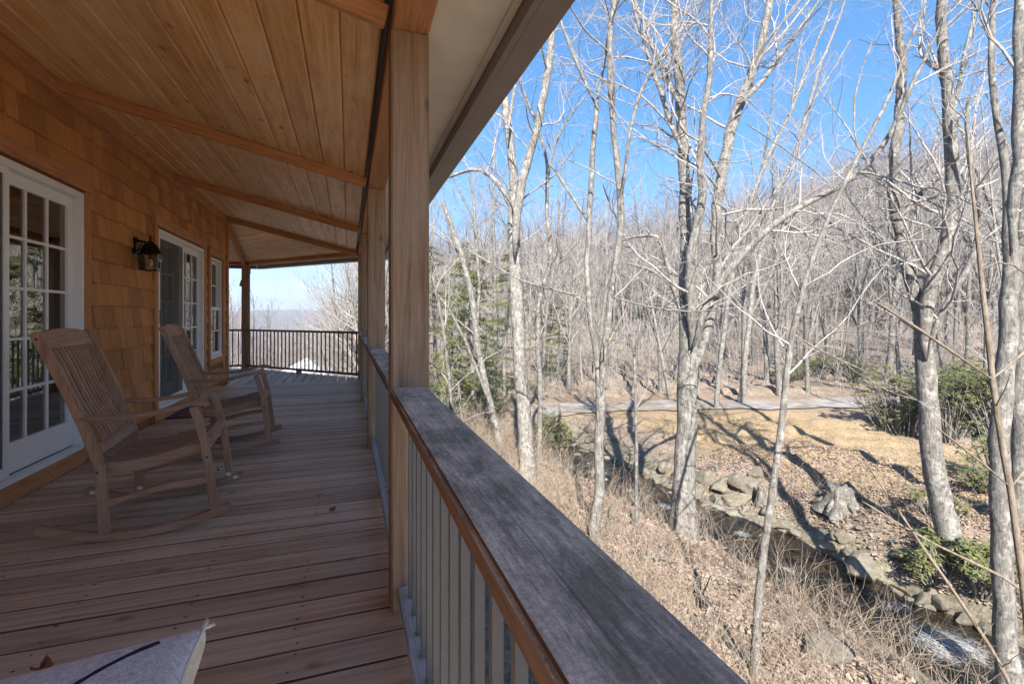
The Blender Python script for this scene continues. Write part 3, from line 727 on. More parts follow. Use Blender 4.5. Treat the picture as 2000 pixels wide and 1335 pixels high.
def rocking_chair(loc, rz, label, stickers):
    t = tag(empty('rocking_chair', loc, rz), label, 'rocking chair', 'rocking chairs on the porch')
    m = M['teak']; mz = M['teakz']; my = M['teaky']
    def B(path): return [(p[0] - .17, p[1]) for p in path]
    for s in (-1, 1):
        y0, y1 = (s * HWC - .02, s * HWC + .02)
        rk = curved_bar('rocker', cr(B([(-.25,.112),(-.19,.092),(-.086,.055),(.03,.03),(.15,.0225),(.30,.029),(.45,.052),(.62,.100)]), 5), y0, y1, [.02] + [.045] * 34 + [.04], m, t)
        curved_bar('rear_leg', cr(B([(.035,.045),(.026,.25),(.014,.42)]), 4), y0 + .001, y1 - .001, .046, mz, t)
        curved_bar('back_post', cr(B([(.014,.415),(-.005,.47),(-.065,.66),(-.16,.91),(-.25,1.118)]), 5), y0 + .0005, y1 - .0005, .044, mz, t)
        curved_bar('front_leg', cr(B([(.543,.075),(.515,.30),(.487,.50)]), 4), y0 + .001, y1 - .001, .042, mz, t)
        curved_bar('arm_post', cr(B([(.487,.495),(.463,.60),(.433,.69)]), 4), y0 + .0015, y1 - .0015, .04, mz, t)
        ya = s * (HWC + .005)
        curved_bar('armrest', cr(B([(-.075,.665),(.08,.657),(.24,.668),(.36,.694),(.45,.712),(.515,.70)]), 5), ya - .026, ya + .026, [.024] * 20 + [.029] * 5 + [.026], m, t, .009)
        curved_bar('stretcher', cr(B([(.04,.20),(.20,.236),(.34,.262),(.52,.272)]), 5), y0 + .006, y1 - .006, .034, m, t)
        ysr = s * (HWC - .038)
        curved_bar('seat_rail', cr(B([(.03,.385),(.14,.382),(.28,.402),(.38,.43),(.475,.443)]), 5), ysr - .0125, ysr + .0125, .062, m, t)
        for k, (px_, pz_) in enumerate(((.01,.375), (.505,.40), (-.235,1.085))):
            MB().lathe([(.0065, 0), (.0065, .002)], 10).build('bolt_hole', M['black'], t, loc=(px_ - .17, s * (HWC + .02), pz_), rot=(R(-90 * s), 0, 0))
    for k in range(11):
        yy = -.225 + k * .045
        curved_bar('back_slat', cr(B([(-.226,1.04),(-.18,.94),(-.128,.80),(-.065,.66),(-.012,.57),(.004,.50)]), 4), yy - .0118, yy + .0118, .012, mz, t, .003)
    sp = cr(B([(.035,.405),(.12,.400),(.22,.408),(.32,.434),(.40,.463),(.47,.478)]), 4)
    for k in range(11):
        yy = -.2225 + k * .0445
        curved_bar('seat_slat', sp, yy - .015, yy + .015, .013, m, t, .003)
    # crest rail with arched top
    tp = []
    for i in range(13):
        q = -1 + i / 6; tp.append((q * (HWC - .0205), 1.112 + .024 * (1 - q * q)))
    prof = [(y, z) for y, z in tp] + [((HWC - .0205), 1.035), (-(HWC - .0205), 1.035)]
    mb = MB(); n = len(prof); sh = lambda z: (-.250 - .17 + (1.118 - z) * .43)
    mb.poly([(sh(z) - .011, y, z) for y, z in prof] + [(sh(z) + .011, y, z) for y, z in prof],
            [tuple(range(n)), tuple(range(2*n-1, n-1, -1))] + [(i, (i+1) % n, (i+1) % n + n, i + n) for i in range(n)])
    mb.build('crest_rail', my, t, .004)
    o = MB().box((-.016, -HWC + .021, -.028), (.016, HWC - .021, .028)).build('lower_back_rail', my, t, .005, loc=(.008 - .17, 0, .495), rot=(0, R(-22), 0))
    MB().box((-.012, -HWC + .021, -.02), (.012, HWC - .021, .02)).build('seat_cross_rail', my, t, .004, loc=(.028 - .17, 0, .395))
    MB().box((-.03, -HWC + .0215, -.011), (.03, HWC - .0215, .011)).build('seat_front_slat', my, t, .009, loc=(.488 - .17, 0, .474), rot=(0, R(20), 0))
    MB().box((-.011, -HWC + .022, -.03), (.011, HWC - .022, .03)).build('seat_front_rail', my, t, .004, loc=(.478 - .17, 0, .432))
    if stickers:
        for sx_, sz_, ay in ((-.205, .099, 0), (.575, .094, .35), (.037, .095, 0), (.532, .12, 0)):
            MB().box((-.014, -.0007, -.010), (.014, .0007, .010)).build('paper_sticker', M['sticker'], t, loc=(sx_ - .17, HWC - .0212, sz_), rot=(0, -ay, 0))
    return t
ca_ = R(17)
def chair_at(px, py, a, label, st):   # px,py: where the near rocker's t=0 stands
    t_ = Vector((math.cos(a), math.sin(a))); n_ = Vector((-t_.y, t_.x)); p = Vector((px, py)) + t_ * .17 + n_ * HWC
    return rocking_chair((p.x, p.y, .001), a, label, st)
chair_at(-1.272, 3.112, R(4.5), 'weathered slatted wooden rocking chair standing before the door nearer the bench', True)
chair_at(-1.205, 4.63, R(5), 'weathered slatted wooden rocking chair between the doormat and the railing', False)

# ------------------------------------------------------------------ lantern, mat, bench, pillow, leaves
lt = tag(empty('wall_lantern', (XW + .032, 5.87, 1.925)), 'black iron carriage lantern with clear glass on the shingle wall', 'lantern')
MB().box((-.014, -.055, -.09), (.012, .055, .085)).build('back_plate', M['iron'], lt, .008)
LX = .135
MB().tube([(.005, 0, .055), (.03, 0, .06), (.07, 0, .05), (.105, 0, .045), (LX, 0, .05)], [.018, .014, .012, .012, .014], 10).build('arm', M['iron'], lt, smoothf=True)
MB().tube([(.01, 0, -.06), (.03, 0, -.03), (.04, 0, 0), (.06, 0, .045)], [.009, .008, .008, .006], 8).build('scroll', M['iron'], lt, smoothf=True)
for k in range(3): MB().lathe([(.006, .08), (.009, .09), (.004, .1)], 8, (.0, -.03 + .03 * k, 0)).build('plate_finial', M['iron'], lt, smoothf=True)
MB().lathe([(.002, .125), (.009, .113), (.011, .085), (.006, .075), (.018, .06), (.035, .045), (.062, .02), (.083, -.02), (.095, -.06), (.102, -.078), (.115, -.08), (.115, -.087)], 24, (LX, 0, 0)).build('hood', M['iron'], lt, smoothf=True)
fz0, fz1 = -.262, -.087; b0, b1 = .078, .092
fr_ = MB()
for sx_ in (-1, 1):
    for sy_ in (-1, 1):
        fr_.tube([(LX + sx_ * b0, sy_ * b0, fz0), (LX + sx_ * b1, sy_ * b1, fz1)], .0055, 6)
e0 = b0 + .006; e1 = b0 - .006
fr_.box((LX - e0, -e0, fz0 - .009), (LX + e0, -e1, fz0)).box((LX - e0, e1, fz0 - .009), (LX + e0, e0, fz0)).box((LX - e0, -e1, fz0 - .009), (LX - e1, e1, fz0)).box((LX + e1, -e1, fz0 - .009), (LX + e0, e1, fz0))
fr_.build('frame', M['iron'], lt)
for k in range(4):
    a = k * math.pi / 2; o = MB().poly([(b0 - .001, -b0 + .006, fz0 + .001), (b0 - .001, b0 - .006, fz0 + .001), (b1 - .001, b1 - .006, fz1), (b1 - .001, -b1 + .006, fz1), (b0 + .001, -b0 + .006, fz0 + .001), (b0 + .001, b0 - .006, fz0 + .001), (b1 + .001, b1 - .006, fz1), (b1 + .001, -b1 + .006, fz1)],
        [(0,1,2,3), (7,6,5,4), (0,4,5,1), (1,5,6,2), (2,6,7,3), (3,7,4,0)]).build('pane', M['lampglass'], lt, loc=(LX, 0, 0), rot=(0, 0, a))
    dm = MB(); zc = -.175; bx_ = .087
    for p, q in (((-.03, zc), (0, zc + .05)), ((0, zc + .05), (.03, zc)), ((.03, zc), (0, zc - .05)), ((0, zc - .05), (-.03, zc)), ((-.075, zc), (-.03, zc)), ((.03, zc), (.075, zc))):
        dm.tube([(bx_, p[0], p[1]), (bx_, q[0], q[1])], .002, 4)
    dm.build('leading', M['iron'], lt, loc=(LX, 0, 0), rot=(0, 0, a))
MB().lathe([(.014, -.088), (.014, -.135), (.009, -.14)], 12, (LX, 0, 0)).build('socket', M['iron'], lt)
MB().lathe([(.009, -.139), (.022, -.16), (.027, -.185), (.02, -.21), (.004, -.222)], 14, (LX, 0, 0)).build('bulb', M['bulb'], lt, smoothf=True)

def matmat():
    m, t, b = mat('woven_mat'); tc = N(t, 'ShaderNodeTexCoord')
    w_ = N(t, 'ShaderNodeTexVoronoi', feature='DISTANCE_TO_EDGE'); w_.inputs['Scale'].default_value = 14; t.links.new(tc.outputs['Object'], w_.inputs['Vector'])
    n = noise(t, tc.outputs['Object'], 120, 3)
    r_ = ramp(t, w_.outputs['Distance'], [(.05, (.05,.03,.03)), (.14, (.30,.085,.055))]); r2 = ramp(t, n.outputs[0], [(.3, (.5,.5,.5)), (.7, (1.2,1.2,1.2))])
    sx = N(t, 'ShaderNodeSeparateXYZ'); t.links.new(tc.outputs['Object'], sx.inputs[0])
    ex = math_(t, 'GREATER_THAN', math_(t, 'ABSOLUTE', sx.outputs[0]), .19); ey = math_(t, 'GREATER_THAN', math_(t, 'ABSOLUTE', sx.outputs[1]), .40)
    c = mixc(t, math_(t, 'MULTIPLY', math_(t, 'MAXIMUM', ex, ey), .75), r_.outputs[0], (.07,.045,.04))
    t.links.new(mixc(t, 1., c, r2.outputs[0], 'MULTIPLY'), b.inputs['Base Color']); b.inputs['Roughness'].default_value = .95
    bump(t, b, n.outputs[0], .6, .004); return m
dmm = tag(empty('doormat', (-1.795, 7.02, .0035)), 'rust red patterned doormat in front of the screened door', 'doormat')
mb = MB(); n = 9; vv = []
MB().box((-.235, -.45, 0), (.235, .45, .012)).build('mat', matmat(), dmm, .004)
MB().box((-.245, -.46, -.0005), (.245, .46, .006)).build('binding', plain('mat_binding', (.05,.035,.03), .9), dmm, .002)

bn = tag(empty('bench', (-.62, .80, .002)), 'low wooden bench holding the knitted cushion', 'bench')
MB().box((-.30, -.32, .397), (.30, .32, .432)).build('seat', M['teak'], bn, .006)
for sx_ in (-1, 1):
    for sy_ in (-1, 1): MB().box((sx_*.26-.025, sy_*.28-.025, 0), (sx_*.26+.025, sy_*.28+.025, .396)).build('leg', M['teak'], bn, .004)
def knit():
    m, t, b = mat('knit_fabric'); tc = N(t, 'ShaderNodeTexCoord')
    vo = N(t, 'ShaderNodeTexVoronoi'); vo.inputs['Scale'].default_value = 260; t.links.new(tc.outputs['Object'], vo.inputs['Vector'])
    n = noise(t, tc.outputs['Object'], 90, 6, .8); n2 = noise(t, tc.outputs['Object'], 6, 4)
    c = ramp(t, n.outputs[0], [(.35, (.36,.37,.45)), (.5, (.60,.61,.68)), (.66, (.80,.80,.84))])
    sp = ramp(t, n2.outputs[0], [(.62, (0,0,0)), (.75, (1,1,1))])
    c2 = mixc(t, math_(t, 'MULTIPLY', sp.outputs[0], .3), c.outputs[0], (.42,.30,.26))
    t.links.new(c2, b.inputs['Base Color']); b.inputs['Roughness'].default_value = .95; b.inputs['Sheen Weight'].default_value = .3
    bump(t, b, vo.outputs['Distance'], .9, .003); return m
PS = .225; PT = .05; PB = .105
CR = R(10)
pil = tag(empty('cushion', (-.292 - PS * (math.cos(CR) - math.sin(CR)), 1.178 - PS * (math.sin(CR) + math.cos(CR)), .432 + PB), CR), 'knitted grey white cushion with dark stripe lying on the bench', 'cushion')
def pill(u, v, s):
    p = (1 - abs(u) ** 2.6) * (1 - abs(v) ** 2.6); pinch = 1 - .13 * (1 - v * v) * abs(u) ** 3; pinch2 = 1 - .13 * (1 - u * u) * abs(v) ** 3
    if s < 0:
        bl = 1 + .05 * math.sin(math.pi * min(1, max(p, 0) ** .3)); return (u * PS * pinch * bl, v * PS * pinch2 * bl, -PB * max(p, 0) ** .22)
    return (u * PS * pinch, v * PS * pinch2, s * PT * max(p, 0) ** .5 + .0015 * math.sin(u * 40) * math.sin(v * 37) * p)
def pillow_half(s, name, m):
    n = 40; g = [math.sin((-1 + 2 * i / n) * math.pi / 2) for i in range(n + 1)]
    V = [pill(a, b_, s) for b_ in g for a in g]; F = [(j*(n+1)+i, j*(n+1)+i+1, (j+1)*(n+1)+i+1, (j+1)*(n+1)+i) for j in range(n) for i in range(n)]
    return MB().poly(V, F if s > 0 else [f[::-1] for f in F]).build(name, m, pil, smoothf=True)
pillow_half(1, 'knit_cover', knit()); pillow_half(-1, 'back_cover', plain('cream_linen', (.66,.62,.54), .9, 0, .08, 60))
# seam and corner tassel
sm = MB(); ring = [(-1,-1),(1,-1),(1,1),(-1,1)]
pts = []
for k in range(4):
    a, b_ = ring[k], ring[(k+1) % 4]
    for i in range(14): f = i / 14; pts.append(pill(a[0] + (b_[0]-a[0])*f, a[1] + (b_[1]-a[1])*f, 1))
pts.append(pts[0]); sm.tube(pts, .0035, 6); sm.build('piping', plain('cream_piping', (.68,.64,.56), .9), pil, smoothf=True)
tsl = MB()
for k in range(9):
    a = R(20 + k * 8); q = rnd.uniform(.012, .024)
    tsl.tube([(PS - .004, PS - .004, 0), (PS - .004 + q * math.cos(a), PS - .004 + q * math.sin(a), rnd.uniform(-.006, .012))], [.003, .0018], 5)
tsl.build('tassel', plain('tassel_yarn', (.7,.67,.62), .95), pil, smoothf=True)
stp = []
for i in range(22):
    f = i / 21; x_, y_ = .155 - .16 * f - .03 * math.sin(f * 3), .165 - .21 * f
    p = pill(x_ / PS, y_ / PS, 1); stp.append((p[0], p[1], p[2] - .0045))
MB().tube(stp, [.008] * 4 + [.0072] * 18, 8).build('dark_stripe', plain('navy_yarn', (.02,.024,.04), .95, 0, .2, 120), pil, smoothf=True)

def leafmesh(name, L, Wd, curl, rs):
    n = 8; V = []; F = []
    for i in range(n + 1):
        f = i / n; ww = Wd * math.sin(math.pi * min(1, f * .95 + .04)) ** .8 * (1 + .35 * math.sin(f * 19 + rs))
        for s in (-1, 0, 1): V.append((f * L, s * ww, .004 + curl * ((f - .5) ** 2 * 3 + (.5 if s else 0)) * L + .004 * math.sin(f * 9 + rs + s)))
    for i in range(n):
        for k in range(2): F.append((i*3+k, i*3+k+1, i*3+k+4, i*3+k+3))
    me = MB().poly(V, F).mesh(name); return me
lm = plain('dead_leaf', (.27,.105,.05), .7, 0, .15, 40)
for k, (u, v, L, c, rz) in enumerate([(62,1322,.045,.5,.6),(92,1320,.05,.7,2.2),(644,1002,.055,.35,1.0),(112,1326,.035,.6,4),(428,921,.035,.4,2)]):
    d = HC / ((v - VH) / FPX); p = W(u, v, d); me = leafmesh('dead_leaf', L, L * .3, c, k); me.materials.append(lm)
    lo = obj('dead_leaf', me, None, None, (p.x, p.y, .003), (rnd.uniform(-.2, .2), rnd.uniform(-.2, .1), rz))
    tag(lo, ['curled rust brown leaf lying near the cushion', 'crisp folded brown leaf lying near the cushion', 'small brown leaf with stalk in the middle of the deck', 'tiny dry leaf scrap near the cushion', 'small dark leaf under the front of a rocking chair'][k], 'leaf', 'dead leaves on the deck')


# ------------------------------------------------------------------ bark, leaves, stones
def barkmat(name, c0, c1, c2, lich=.4, scale=9):
    m, t, b = mat(name); tc = N(t, 'ShaderNodeTexCoord'); oi = N(t, 'ShaderNodeObjectInfo')
    mp = N(t, 'ShaderNodeMapping'); mp.inputs['Scale'].default_value = (1, 1, .22); t.links.new(tc.outputs['Object'], mp.inputs[0])
    g = noise(t, mp.outputs[0], scale * 3, 8, .7, .6); p = noise(t, tc.outputs['Object'], scale * .8, 6, .65)
    cr_ = ramp(t, g.outputs[0], [(.3, c0), (.5, c1), (.7, c2)]); pr = ramp(t, p.outputs[0], [(.5, (0,0,0)), (.62, (1,1,1))])
    c = mixc(t, math_(t, 'MULTIPLY', pr.outputs[0], lich), cr_.outputs[0], (.48,.48,.42))
    p2 = noise(t, tc.outputs['Object'], scale * 1.7, 5, .6); pr2 = ramp(t, p2.outputs[0], [(.55, (0,0,0)), (.66, (1,1,1))])
    c = mixc(t, math_(t, 'MULTIPLY', pr2.outputs[0], lich + .2), c, tuple(x * .55 for x in c0))
    fu = noise(t, mp.outputs[0], scale * 1.6, 4, .6, 1.5); fur = ramp(t, fu.outputs[0], [(.47, (0,0,0)), (.5, (1,1,1)), (.53, (0,0,0))]); c = mixc(t, math_(t, 'MULTIPLY', fur.outputs[0], .38), c, tuple(x * .5 for x in c0))
    hs = N(t, 'ShaderNodeHueSaturation'); t.links.new(c, hs.inputs['Color']); t.links.new(math_(t, 'ADD', math_(t, 'MULTIPLY', oi.outputs['Random'], .35), .82), hs.inputs['Value'])
    t.links.new(hs.outputs[0], b.inputs['Base Color']); b.inputs['Roughness'].default_value = .9; b.inputs['Specular IOR Level'].default_value = .2
    bump(t, b, g.outputs[0], .8, .02); return m
M['bark'] = barkmat('pale_bark', (.07,.062,.055), (.20,.185,.168), (.36,.34,.315))
M['barkd'] = barkmat('grey_bark', (.075,.066,.058), (.175,.16,.145), (.30,.28,.255))
M['twig'] = barkmat('twig_bark', (.19,.17,.155), (.33,.30,.28), (.46,.43,.405), .2)
M['sapling'] = barkmat('tan_sapling_bark', (.13,.10,.075), (.22,.175,.13), (.31,.255,.20), .15)
M['farbark'] = barkmat('distant_bark', (.13,.11,.108), (.22,.192,.185), (.31,.275,.265), .2, 3)
def leafmat(name, c0, c1, c2, trans=.25, rough=.5):
    m, t, b = mat(name); tc = N(t, 'ShaderNodeTexCoord'); n = noise(t, tc.outputs['Object'], 3.5, 4, .7); n2 = noise(t, tc.outputs['Object'], 40, 2, .5)
    f = math_(t, 'ADD', math_(t, 'MULTIPLY', n.outputs[0], .5), math_(t, 'MULTIPLY', n2.outputs[0], .5))
    r_ = ramp(t, f, [(.35, c0), (.5, c1), (.65, c2)]); t.links.new(r_.outputs[0], b.inputs['Base Color']); b.inputs['Roughness'].default_value = rough
    tl = N(t, 'ShaderNodeBsdfTranslucent'); t.links.new(r_.outputs[0], tl.inputs[0]); mx = N(t, 'ShaderNodeMixShader'); mx.inputs[0].default_value = trans
    t.links.new(b.outputs[0], mx.inputs[1]); t.links.new(tl.outputs[0], mx.inputs[2]); t.links.new(mx.outputs[0], t.nodes['Material Output'].inputs[0]); return m
M['rhodo'] = leafmat('rhododendron_leaf', (.095,.105,.036), (.175,.19,.07), (.28,.295,.13), .3, .5)
M['needle'] = leafmat('hemlock_needle', (.12,.135,.042), (.21,.23,.082), (.33,.345,.145), .4, .6)
M['litter'] = leafmat('leaf_litter', (.15,.10,.072), (.29,.21,.16), (.44,.355,.285), .1, .85)
M['straw'] = leafmat('dry_grass', (.25,.175,.095), (.38,.285,.165), (.50,.40,.25), .2, .8)
M['briar'] = barkmat('dry_brush', (.20,.15,.115), (.34,.27,.205), (.48,.40,.32), .1)
def rockmat():
    m, t, b = mat('creek_stone'); tc = N(t, 'ShaderNodeTexCoord'); oi = N(t, 'ShaderNodeObjectInfo'); geo = N(t, 'ShaderNodeNewGeometry')
    n = noise(t, tc.outputs['Object'], 5, 9, .7); n2 = noise(t, tc.outputs['Object'], 22, 6, .7)
    r_ = ramp(t, n.outputs[0], [(.3, (.11,.092,.066)), (.5, (.235,.205,.16)), (.7, (.36,.33,.28))])
    sx = N(t, 'ShaderNodeSeparateXYZ'); t.links.new(geo.outputs['Normal'], sx.inputs[0])
    ms = noise(t, tc.outputs['Object'], 2.4, 5, .6); mr = ramp(t, ms.outputs[0], [(.48, (0,0,0)), (.62, (1,1,1))])
    c = mixc(t, math_(t, 'MULTIPLY', mr.outputs[0], math_(t, 'ADD', math_(t, 'MULTIPLY', oi.outputs['Random'], .6), .25)), r_.outputs[0], (.13,.115,.045))
    hs = N(t, 'ShaderNodeHueSaturation'); t.links.new(c, hs.inputs['Color']); t.links.new(math_(t, 'ADD', math_(t, 'MULTIPLY', oi.outputs['Random'], .45), .6), hs.inputs['Value'])
    t.links.new(hs.outputs[0], b.inputs['Base Color']); b.inputs['Roughness'].default_value = .8
    bump(t, b, n2.outputs[0], .7, .03); return m
M['rock'] = rockmat()

# ------------------------------------------------------------------ bare trees
def wander(rng, p, d, L, n, wob_, lift):
    P = np.empty((n + 1, 3)); P[0] = p; d = d / np.linalg.norm(d); st = L / n
    for i in range(n):
        d = d + rng.normal(0, wob_, 3); d[2] += lift; d /= np.linalg.norm(d); P[i + 1] = P[i] + d * st
    return P
def sprout(T, rng, P, rad, lv, cfg, scale=1.):
    """cfg[lv] = (per metre, tmin, length range, ratio of radius, sides, segs, wobble, lift, angle range)"""
    if lv >= len(cfg): return
    den, tmin, (l0, l1), rr_, sides, segs, wb, lift, (a0, a1) = cfg[lv]
    seg = np.linalg.norm(np.diff(P, axis=0), axis=1); S = np.concatenate([[0], np.cumsum(seg)]); L = S[-1]
    k = rng.poisson(max(.1, den * L * (1 - tmin)))
    for t in rng.uniform(tmin, 1, k):
        s = t * L; i = min(np.searchsorted(S, s, 'right') - 1, len(seg) - 1); f = (s - S[i]) / (seg[i] + 1e-9)
        p = P[i] * (1 - f) + P[i + 1] * f; r = (rad[i] * (1 - f) + rad[i + 1] * f)
        tg = (P[i + 1] - P[i]) / (seg[i] + 1e-9); q = rng.normal(0, 1, 3); q -= tg * (q @ tg); q /= np.linalg.norm(q) + 1e-9
        a = math.radians(rng.uniform(a0, a1)); d = tg * math.cos(a) + q * math.sin(a)
        ln = rng.uniform(l0, l1) * scale * (1.15 - .55 * t); r1 = max(min(r * rr_, ln * .0085 + .002), .0028 * scale)
        C = wander(rng, p, d, ln, segs, wb, lift); rc = np.linspace(r1, max(r1 * .22, .0018 * scale), segs + 1)
        T.add(C, rc, sides); sprout(T, rng, C, rc, lv + 1, cfg, scale)
HERO = [(2.5, .12, (1.0, 3.6), .45, 6, 10, .17, .03, (30, 70)), (3.8, .1, (.4, 1.5), .6, 4, 6, .2, .02, (30, 65)), (4.2, .15, (.2, .6), .7, 3, 4, .22, .01, (25, 60))]
LIGHT = [(2.1, .25, (.7, 2.3), .4, 5, 9, .15, .05, (30, 65)), (4.2, .1, (.3, 1.1), .6, 3, 5, .2, .03, (25, 60)), (3., .2, (.15, .4), .7, 3, 3, .2, .02, (25, 60))]
def resample(P, r, step=.28):
    seg = np.linalg.norm(np.diff(P, axis=0), axis=1); S = np.concatenate([[0], np.cumsum(seg)]); n = max(4, int(S[-1] / step)); q = np.linspace(0, S[-1], n)
    Q = np.column_stack([np.interp(q, S, P[:, k]) for k in range(3)]); rq = np.interp(q, S, r)
    for _ in range(3): rq[1:-1] = (rq[:-2] + 2 * rq[1:-1] + rq[2:]) / 4
    for _ in range(3): Q[1:-1] = (Q[:-2] + 2 * Q[1:-1] + Q[2:]) / 4
    return Q, rq
def hero(name, label, stems, seed, cfg, mats=('bark', 'twig'), d0=None, sides=12, tmin=.25, cat='tree', group=None, jitter=.012):
    """stems: (depth offset at start, at end, [(u, v, width px)...]); the first stem's first point stands on the ground"""
    rng = np.random.RandomState(seed); u0, v0 = stems[0][2][0][:2]
    d = d0 or hit(u0, v0); T = Tubes(); C = Tubes(); base = W(u0, v0, d)
    tr_ = stems[0][2]; eu, ev = tr_[-1][:2]
    def near(p): return math.hypot(p[0] - eu, p[1] - ev) < 75
    if len(stems) > 1 and near(stems[1][2][0]):
        w1 = tr_[-1][2]; s1 = stems[1][2][1:]
        stems = [(stems[0][0], stems[1][1], tr_[:-1] + [(eu, ev, w1 * .85)] + s1)] + [(a, b, [(tr_[-2][0] * .6 + q[0][0] * .4, max(tr_[-2][1], q[0][1] + 40), q[0][2] * .45)] + q) if near(q[0]) else (a, b, q) for a, b, q in stems[2:]]
    for si, (da, db, pts) in enumerate(stems):
        n = len(pts); P = []; r = []
        for i, (u, v, wpx) in enumerate(pts):
            dd = d + da + (db - da) * i / max(1, n - 1); P.append(W(u, v, dd)); r.append(wpx * .80 * dd / FPX / 2)
        P = np.array(P); r = np.array(r)
        if si == 0:
            gz_ = ground(P[0][0], P[0][1]); low = P[0].copy(); low[2] = min(gz_, P[0][2]) - .35
            P = np.vstack([low, P]); r = np.concatenate([[r[0] * 1.35], r]); r[1] *= 1.08
        if pts[-1][1] < 5:      # goes on beyond the top of the frame
            dirn = P[-1] - P[-3]; dirn /= np.linalg.norm(dirn); L = r[-1] * 2 * 26
            ext = wander(rng, P[-1], dirn, L, 6, .06, .03)[1:]; P = np.vstack([P, ext]); r = np.concatenate([r, np.linspace(r[-1] * .85, r[-1] * .2, 6)])
        Q, rq = resample(P, r); Q[1:-1] += rng.normal(0, jitter, Q[1:-1].shape) * np.minimum(1, rq[1:-1, None] * 12); rq = rq * (1 + rng.normal(0, .025, len(rq)))
        T.add(np.vstack([Q[0] - (Q[1] - Q[0]) * .02, Q, Q[-1] + (Q[-1] - Q[-2]) * .3]), np.concatenate([[0.001 if si else rq[0]], rq * (1 if si == 0 else np.minimum(1, .45 + np.arange(len(rq)) / 3)), [rq[-1] * .25]]), sides if si == 0 else max(6, sides - 2))
        lo = tmin if si == 0 else .05
        c2 = [(cfg[0][0], lo, *cfg[0][2:])] + list(cfg[1:])
        sprout(C, rng, Q, rq, 0, c2, 1.)
    root = tag(empty(name, (base.x, base.y, ground(base.x, base.y))), label, cat, group)
    off = np.array(root.location)
    tm = T.mesh('trunk'); cm = C.mesh('crown')
    for me in (tm, cm):
        co = np.empty(len(me.vertices) * 3, np.float32); me.vertices.foreach_get('co', co); co = co.reshape(-1, 3) - off; me.vertices.foreach_set('co', co.astype(np.float32).ravel()); me.update()
    obj('trunk', tm, M[mats[0]], root); obj('crown', cm, M[mats[1]], root)
    return root
hero('maple_tree', 'thick pale trunk dividing into many stems, one long branch arching far aside', [
    (0, .1, [(1335,1040,62),(1335,960,52),(1338,900,50),(1342,820,48),(1343,737,46),(1345,680,50),(1347,640,46)]),
    (0, .5, [(1346,650,34),(1338,560,30),(1340,480,28),(1339,404,28),(1335,303,27),(1329,202,24),(1322,101,21),(1315,0,18)]),
    (0, -.6, [(1352,640,30),(1359,602,26),(1347,552,24),(1346,484,22),(1358,451,22),(1376,400,20),(1366,320,18),(1372,230,16),(1390,140,13),(1385,50,11),(1392,0,9)]),
    (0, 1.0, [(1362,700,22),(1393,619,20),(1404,540,20),(1393,438,24),(1410,337,26),(1426,253,27),(1444,202,26),(1471,135,23),(1494,67,19),(1504,0,16)]),
    (-.1, -1.2, [(1366,640,20),(1379,585,20),(1400,562,19),(1434,511,18),(1484,457,17),(1535,420,16),(1562,401,15),(1619,374,14),(1656,357,14),(1690,337,13),(1723,293,13),(1750,253,12),(1771,185,10),(1801,118,8),(1835,67,6),(1850,20,4)]),
    (.1, .8, [(1340,610,18),(1325,590,16),(1312,552,15),(1300,500,14),(1292,467,13),(1296,440,9),(1260,462,8),(1215,468,6)]),
    (.1, .9, [(1330,575,10),(1300,530,9),(1265,520,7),(1230,515,5)]),
    (.4, 1.6, [(1444,202,15),(1490,160,12),(1530,100,10),(1575,40,8),(1600,0,6)]),
    (.2, 1.5, [(1335,303,14),(1300,210,12),(1270,120,10),(1250,60,8),(1235,0,6)]),
    (.2, 1.5, [(1332,215,13),(1300,150,11),(1262,60,9),(1240,0,7)]),
    ], 11, HERO, sides=16, tmin=.75)
hero('birch_tree', 'slender lichened pale tree forking into two upright stems close to the railing', [
    (0, 0, [(1162,1060,27),(1167,969,25),(1172,868,24),(1174,784,23),(1173,713,24)]),
    (0, .3, [(1172,725,17),(1158,653,15),(1145,568,14),(1148,501,14),(1152,400,14),(1158,303,13),(1164,219,12),(1165,202,12)]),
    (.3, .6, [(1165,208,10),(1140,152,9),(1110,91,8),(1089,24,7),(1080,0,6)]),
    (.3, .4, [(1165,208,9),(1174,162,8),(1184,101,8),(1190,50,7)]),
    (0, -.3, [(1174,725,18),(1184,653,17),(1194,585,16),(1204,518,17),(1214,430,18),(1217,377,17),(1206,337,16),(1199,253,15),(1192,185,14),(1187,118,13),(1194,50,14),(1197,0,13)]),
    (-.2, -.5, [(1216,372,9),(1222,310,9),(1231,253,8),(1248,168,8),(1278,125,7),(1319,67,6),(1356,0,5)]),
    (-.1, -.7, [(1196,580,6),(1205,570,6),(1240,598,5),(1290,606,5),(1340,613,4),(1400,612,3),(1440,600,3)]),
    (0, .4, [(1145,590,6),(1125,560,5),(1060,570,5),(1000,545,4),(950,505,4),(900,480,3)]),
    ], 12, LIGHT, sides=12, tmin=.6)
hero('poplar_tree', 'tall broad pale trunk with a snapped stem beside a leaning one', [
    (0, 0, [(1032,945,44),(1029,885,38),(1024,817,35),(1019,750,34),(1015,700,33),(1012,640,32),(1009,580,32),(1005,501,32),(1002,434,32)]),
    (0, .6, [(1002,445,26),(1003,380,24),(1005,337,22),(992,253,20),(986,190,18),(984,165,15)]),
    (0, -.4, [(1006,450,24),(1012,380,22),(1029,320,20),(1049,253,19),(1069,152,18),(1079,67,16),(1080,0,14)]),
    (.2, 1, [(1003,400,12),(970,350,11),(940,320,10),(905,330,9),(880,345,7)]),
    (.1, .7, [(992,260,9),(1000,200,8),(1012,140,7),(1005,80,5)]),
    ], 13, HERO, sides=14, tmin=.55)
